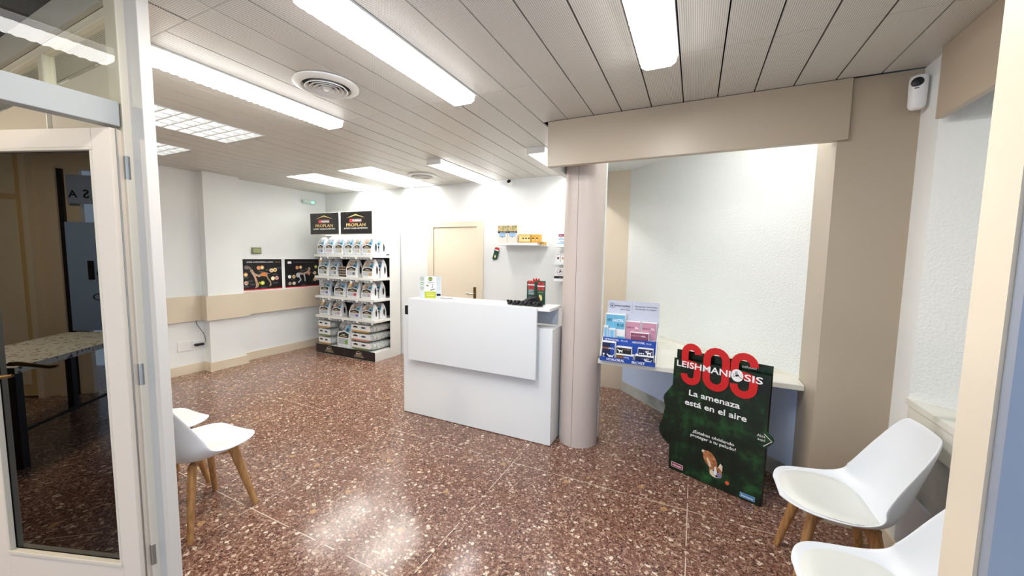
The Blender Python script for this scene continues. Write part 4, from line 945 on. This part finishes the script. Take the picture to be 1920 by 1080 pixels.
# puppy seen from above
b.disc(.285, .185, .040, .062, .001, FUR, 24, .55); b.disc(.240, .228, .012, .010, .0012, mat('cream_fur_print', C(235, 215, 190), .5)); b.stroke([(.243, .226), (.262, .215)], .014, .001, .0013, FUR)
b.poly([(.262, .185), (.270, .195), (.285, .17), (.300, .135), (.285, .13)], .0016, mat('cream_fur_print', (0, 0, 0, 1))); b.poly([(.338, .150), (.352, .185), (.366, .172), (.366, .135), (.35, .128)], .0016, mat('cream_fur_print', (0, 0, 0, 1)))
b.disc(.325, .115, .042, .040, .0020, FUR, 24); b.disc(.322, .100, .034, .026, .0024, mat('cream_fur_print', (0, 0, 0, 1)), 24); b.poly([(.318, .150), (.326, .152), (.334, .11), (.33, .085), (.314, .10)], .0028, WP)
b.disc(.346, .100, .020, .020, .0026, mat('grey_violet_print', C(150, 135, 165), .5), 16); b.disc(.312, .120, .005, .005, .0032, BLK, 10); b.disc(.340, .120, .005, .005, .0032, BLK, 10); b.disc(.333, .088, .008, .007, .0034, BLK, 12); b.disc(.400, .070, .013, .014, .0012, mat('orange_ball_print', C(225, 95, 60), .5), 16)
b.build('print', t)
MB().at(frame((0, .0405, 0))).text('peludo?', .43, .515, .862, .016, .0005, WP, .01).build('back_print', t)

# ================================================================== DETECTOR
t = thing('motion_detector', 'white motion detector with black oval lens in the upper right corner', 'detector', (.975, 2.69, 2.335), math.radians(-20))
rings = []
for z, rx, ry in ((0, .018, .012), (.006, .028, .022), (.02, .034, .028), (.13, .036, .030), (.155, .035, .029), (.166, .030, .022), (.170, .018, .012)):
    rings.append([(rx*math.cos(2*PI*i/20), ry*math.sin(2*PI*i/20)*(1 if math.sin(2*PI*i/20) < 0 else .8), z) for i in range(20)])
MB().loft(rings, WPL).build('housing', t, smooth=50)
MB().at(Matrix.Translation((-.004, -.0235, .13)) @ Matrix.Rotation(math.radians(90), 4, 'X')).lathe([(.024, 0), (.022, .008), (.012, .012), (.001, .0125)], BLKP, n=24).build('lens', t, smooth=50)
MB().box(-.012, .004, -.031, -.026, .098, .102, BLKP).build('led_slot', t)

# ================================================================== CHAIRS
ST_Y = [-.250, -.235, -.205, -.150, -.075, .0, .075, .135, .180, .208, .228, .246, .262, .275, .284, .290]
ST_Z = [.428, .440, .438, .426, .411, .396, .390, .402, .438, .492, .560, .632, .696, .755, .800, .830]
ST_W = [.085, .140, .188, .220, .234, .240, .238, .230, .218, .206, .196, .188, .181, .172, .158, .130]
ST_R = [.002, .006, .012, .022, .038, .060, .088, .114, .126, .124, .112, .094, .074, .056, .040, .028]
def shell_pt(i, s):
    n = len(ST_Y); a = max(0, i-1); c = min(n-1, i+1)
    ty, tz = ST_Y[c]-ST_Y[a], ST_Z[c]-ST_Z[a]; L_ = math.hypot(ty, tz); ny, nz = -tz/L_, ty/L_
    r = ST_R[i]*abs(s)**2.4; w = ST_W[i]*(math.sin(s*PI/2*.92)/math.sin(PI/2*.92)*.35+s*.65)
    return (w, ST_Y[i]+ny*r, ST_Z[i]+nz*r)
def seat_z(x, y):
    for i in range(len(ST_Y)-1):
        if ST_Y[i] <= y <= ST_Y[i+1]:
            f = (y-ST_Y[i])/(ST_Y[i+1]-ST_Y[i]); z = ST_Z[i]+(ST_Z[i+1]-ST_Z[i])*f; w = ST_W[i]+(ST_W[i+1]-ST_W[i])*f; r = ST_R[i]+(ST_R[i+1]-ST_R[i])*f
            return z+r*min(1, abs(x)/w)**2.4
    return .45
def make_chair(label):
    t = thing('shell_chair', label, 'chair', group='white shell chairs with wooden legs')
    N = 20; b = MB(); V = []; F = []
    for i in range(len(ST_Y)):
        for k in range(N+1): V.append(shell_pt(i, -1+2*k/N))
    for i in range(len(ST_Y)-1):
        for k in range(N):
            a = i*(N+1)+k; F.append((a, a+1, a+N+2, a+N+1))
    b.add(V, F, SHELL); o = b.build('shell', t, smooth=180)
    sd = o.modifiers.new('solid', 'SOLIDIFY'); sd.thickness = .009; sd.offset = -1
    sb = o.modifiers.new('sub', 'SUBSURF'); sb.levels = 1; sb.render_levels = 2
    # cushion
    V = []; F = []; K = 36; Rn = 10
    for q in range(Rn+1):
        rho = q/Rn
        for k in range(K):
            a = 2*PI*k/K; e = .78
            cx = math.copysign(abs(math.cos(a))**e, math.cos(a)); sy = math.copysign(abs(math.sin(a))**e, math.sin(a))
            x = .208*rho*cx*(1-.10*max(0, -sy)); y = -.052+.180*rho*sy
            V.append((x, y, seat_z(x, y)-.001+.024*(1-rho**8)))
    for q in range(Rn):
        for k in range(K):
            c = (k+1) % K; F.append((q*K+k, (q+1)*K+k, (q+1)*K+c, q*K+c))
    MB().add(V, F, PAD).build('cushion', t, smooth=180)
    # legs
    for sx in (-1, 1):
        for sy in (-1, 1):
            top = Vector((sx*.105, sy*.105-.01, .410 if sy < 0 else .378)); bot = Vector((sx*.185, sy*.180-.01, 0))
            rings = []
            for f in (0, .12, .3, .6, 1):
                p = top.lerp(bot, f); wa = .029*(1-f)+.0155*f; wb = .019*(1-f)+.0145*f
                d = Vector((sx, sy, 0)).normalized(); e = Vector((-d.y, d.x, 0)); n_ = 10; ring = []
                for k in range(n_):
                    a = 2*PI*k/n_; c = math.copysign(abs(math.cos(a))**.75, math.cos(a)); s_ = math.copysign(abs(math.sin(a))**.75, math.sin(a))
                    ring.append(tuple(p+d*c*wa+e*s_*wb))
                rings.append(ring)
            MB().loft(rings[::-1], WOOD).build('leg', t, smooth=50)
    for s_ in (1, -1):
        a = Vector((-.125, -.125*s_-.01, .370)); c = Vector((.125, .125*s_-.01, .370)); d = (c-a).normalized(); e = Vector((-d.y, d.x, 0))*.013
        MB().add([tuple(a+e+Vector((0, 0, h))) for h in (-.018, .018)]+[tuple(a-e+Vector((0, 0, h))) for h in (-.018, .018)]+[tuple(c+e+Vector((0, 0, h))) for h in (-.018, .018)]+[tuple(c-e+Vector((0, 0, h))) for h in (-.018, .018)],
                 [(0, 1, 3, 2), (4, 6, 7, 5), (0, 4, 5, 1), (2, 3, 7, 6), (1, 5, 7, 3), (0, 2, 6, 4)], WOOD).build('brace', t, bevel=.003)
    return t
def copy_thing(r, loc, rz, label):
    c = r.copy(); COL.objects.link(c); c.location = loc; c.rotation_euler = (0, 0, rz); c['label'] = label
    for ch in list(r.children):
        d = ch.copy(); COL.objects.link(d); d.parent = c
    return c
ch = make_chair('white shell chair with beech legs against the right wall, the whole one below the niche')
ch.location = (.675, 2.235, 0); ch.rotation_euler = (0, 0, -PI/2)
copy_thing(ch, (.635, 1.60, 0), -PI/2, 'white shell chair cut off by the lower right corner of the photo')
copy_thing(ch, (-2.560, 1.135, 0), PI+math.radians(6), 'white shell chair with beech legs beside the left entrance post, seen from its side')
copy_thing(ch, (-3.07, 1.135, 0), PI+math.radians(3), 'white shell chair mostly hidden behind the one at the left entrance post')

# ================================================================== TABLE IN THE VESTIBULE (reflected in the door glass)
t = thing('table', 'table with floral oilcloth and black legs, seen reflected in the dark door glass', 'table', (-3.97, -1.36, 0))
MB().box(-.33, .33, -.64, .64, .715, .74, BLKP).build('tabletop', t); MB().box(-.345, .345, -.655, .655, .7405, .745, CLOTH).box(-.345, -.340, -.655, .655, .70, .7405, CLOTH).box(.340, .345, -.655, .655, .70, .7405, CLOTH).build('tablecloth', t)
for sx in (-1, 1):
    for sy in (-1, 1): MB().box(sx*.29-.025, sx*.29+.025, sy*.60-.025, sy*.60+.025, 0, .7145, BLKP).build('leg', t)
MB().box(-.01, .01, -.575, .575, .12, .14, BLKP).build('stretcher', t)
# warm lamp added out of view to brighten the door glass reflection
t = thing('vestibule_fill_lamp', 'warm round fill lamp added out of view on the side vestibule ceiling', 'ceiling light', (-3.9, -1.0, 2.83))
MB().lathe([(.15, 0), (.16, -.02), (.15, -.04)], WMET).build('lamp_body', t, smooth=40); MB().lathe([(.149, -.035), (.14, -.10), (.10, -.14), (.001, -.15)], emissive('warm_fill_glow', (1.0, .82, .58), 360.0)).build('lamp_shade', t, smooth=60)

# little round nutrition wobblers clipped to the display shelves
for x, z, nm in ((-5.165, 1.435, 'second'), (-4.535, 1.105, 'third'), (-5.135, .80, 'fourth')):
    t = thing('shelf_wobbler', 'small round peach and cream tag hanging before the bags of the %s display shelf' % nm, 'tag', (x, UF-.02, z))
    b = MB().at(frame((0, 0, 0))); b.prism([(.026*math.cos(a), .026*math.sin(a)) for a in [2*PI*i/20 for i in range(20)]], -.002, 0, YELL)
    b.disc(0, 0, .017, .017, .001, SALMON); b.build('disc', t)
    MB().at(frame((0, 0, 0))).prism([(.018+.022*math.cos(a), .036+.022*math.sin(a)) for a in [2*PI*i/20 for i in range(20)]], -.006, -.003, WP).build('disc', t)
    MB().tube([(0, .002, .02), (.004, .004, .10)], .002, WPL, 6).build('clip', t)
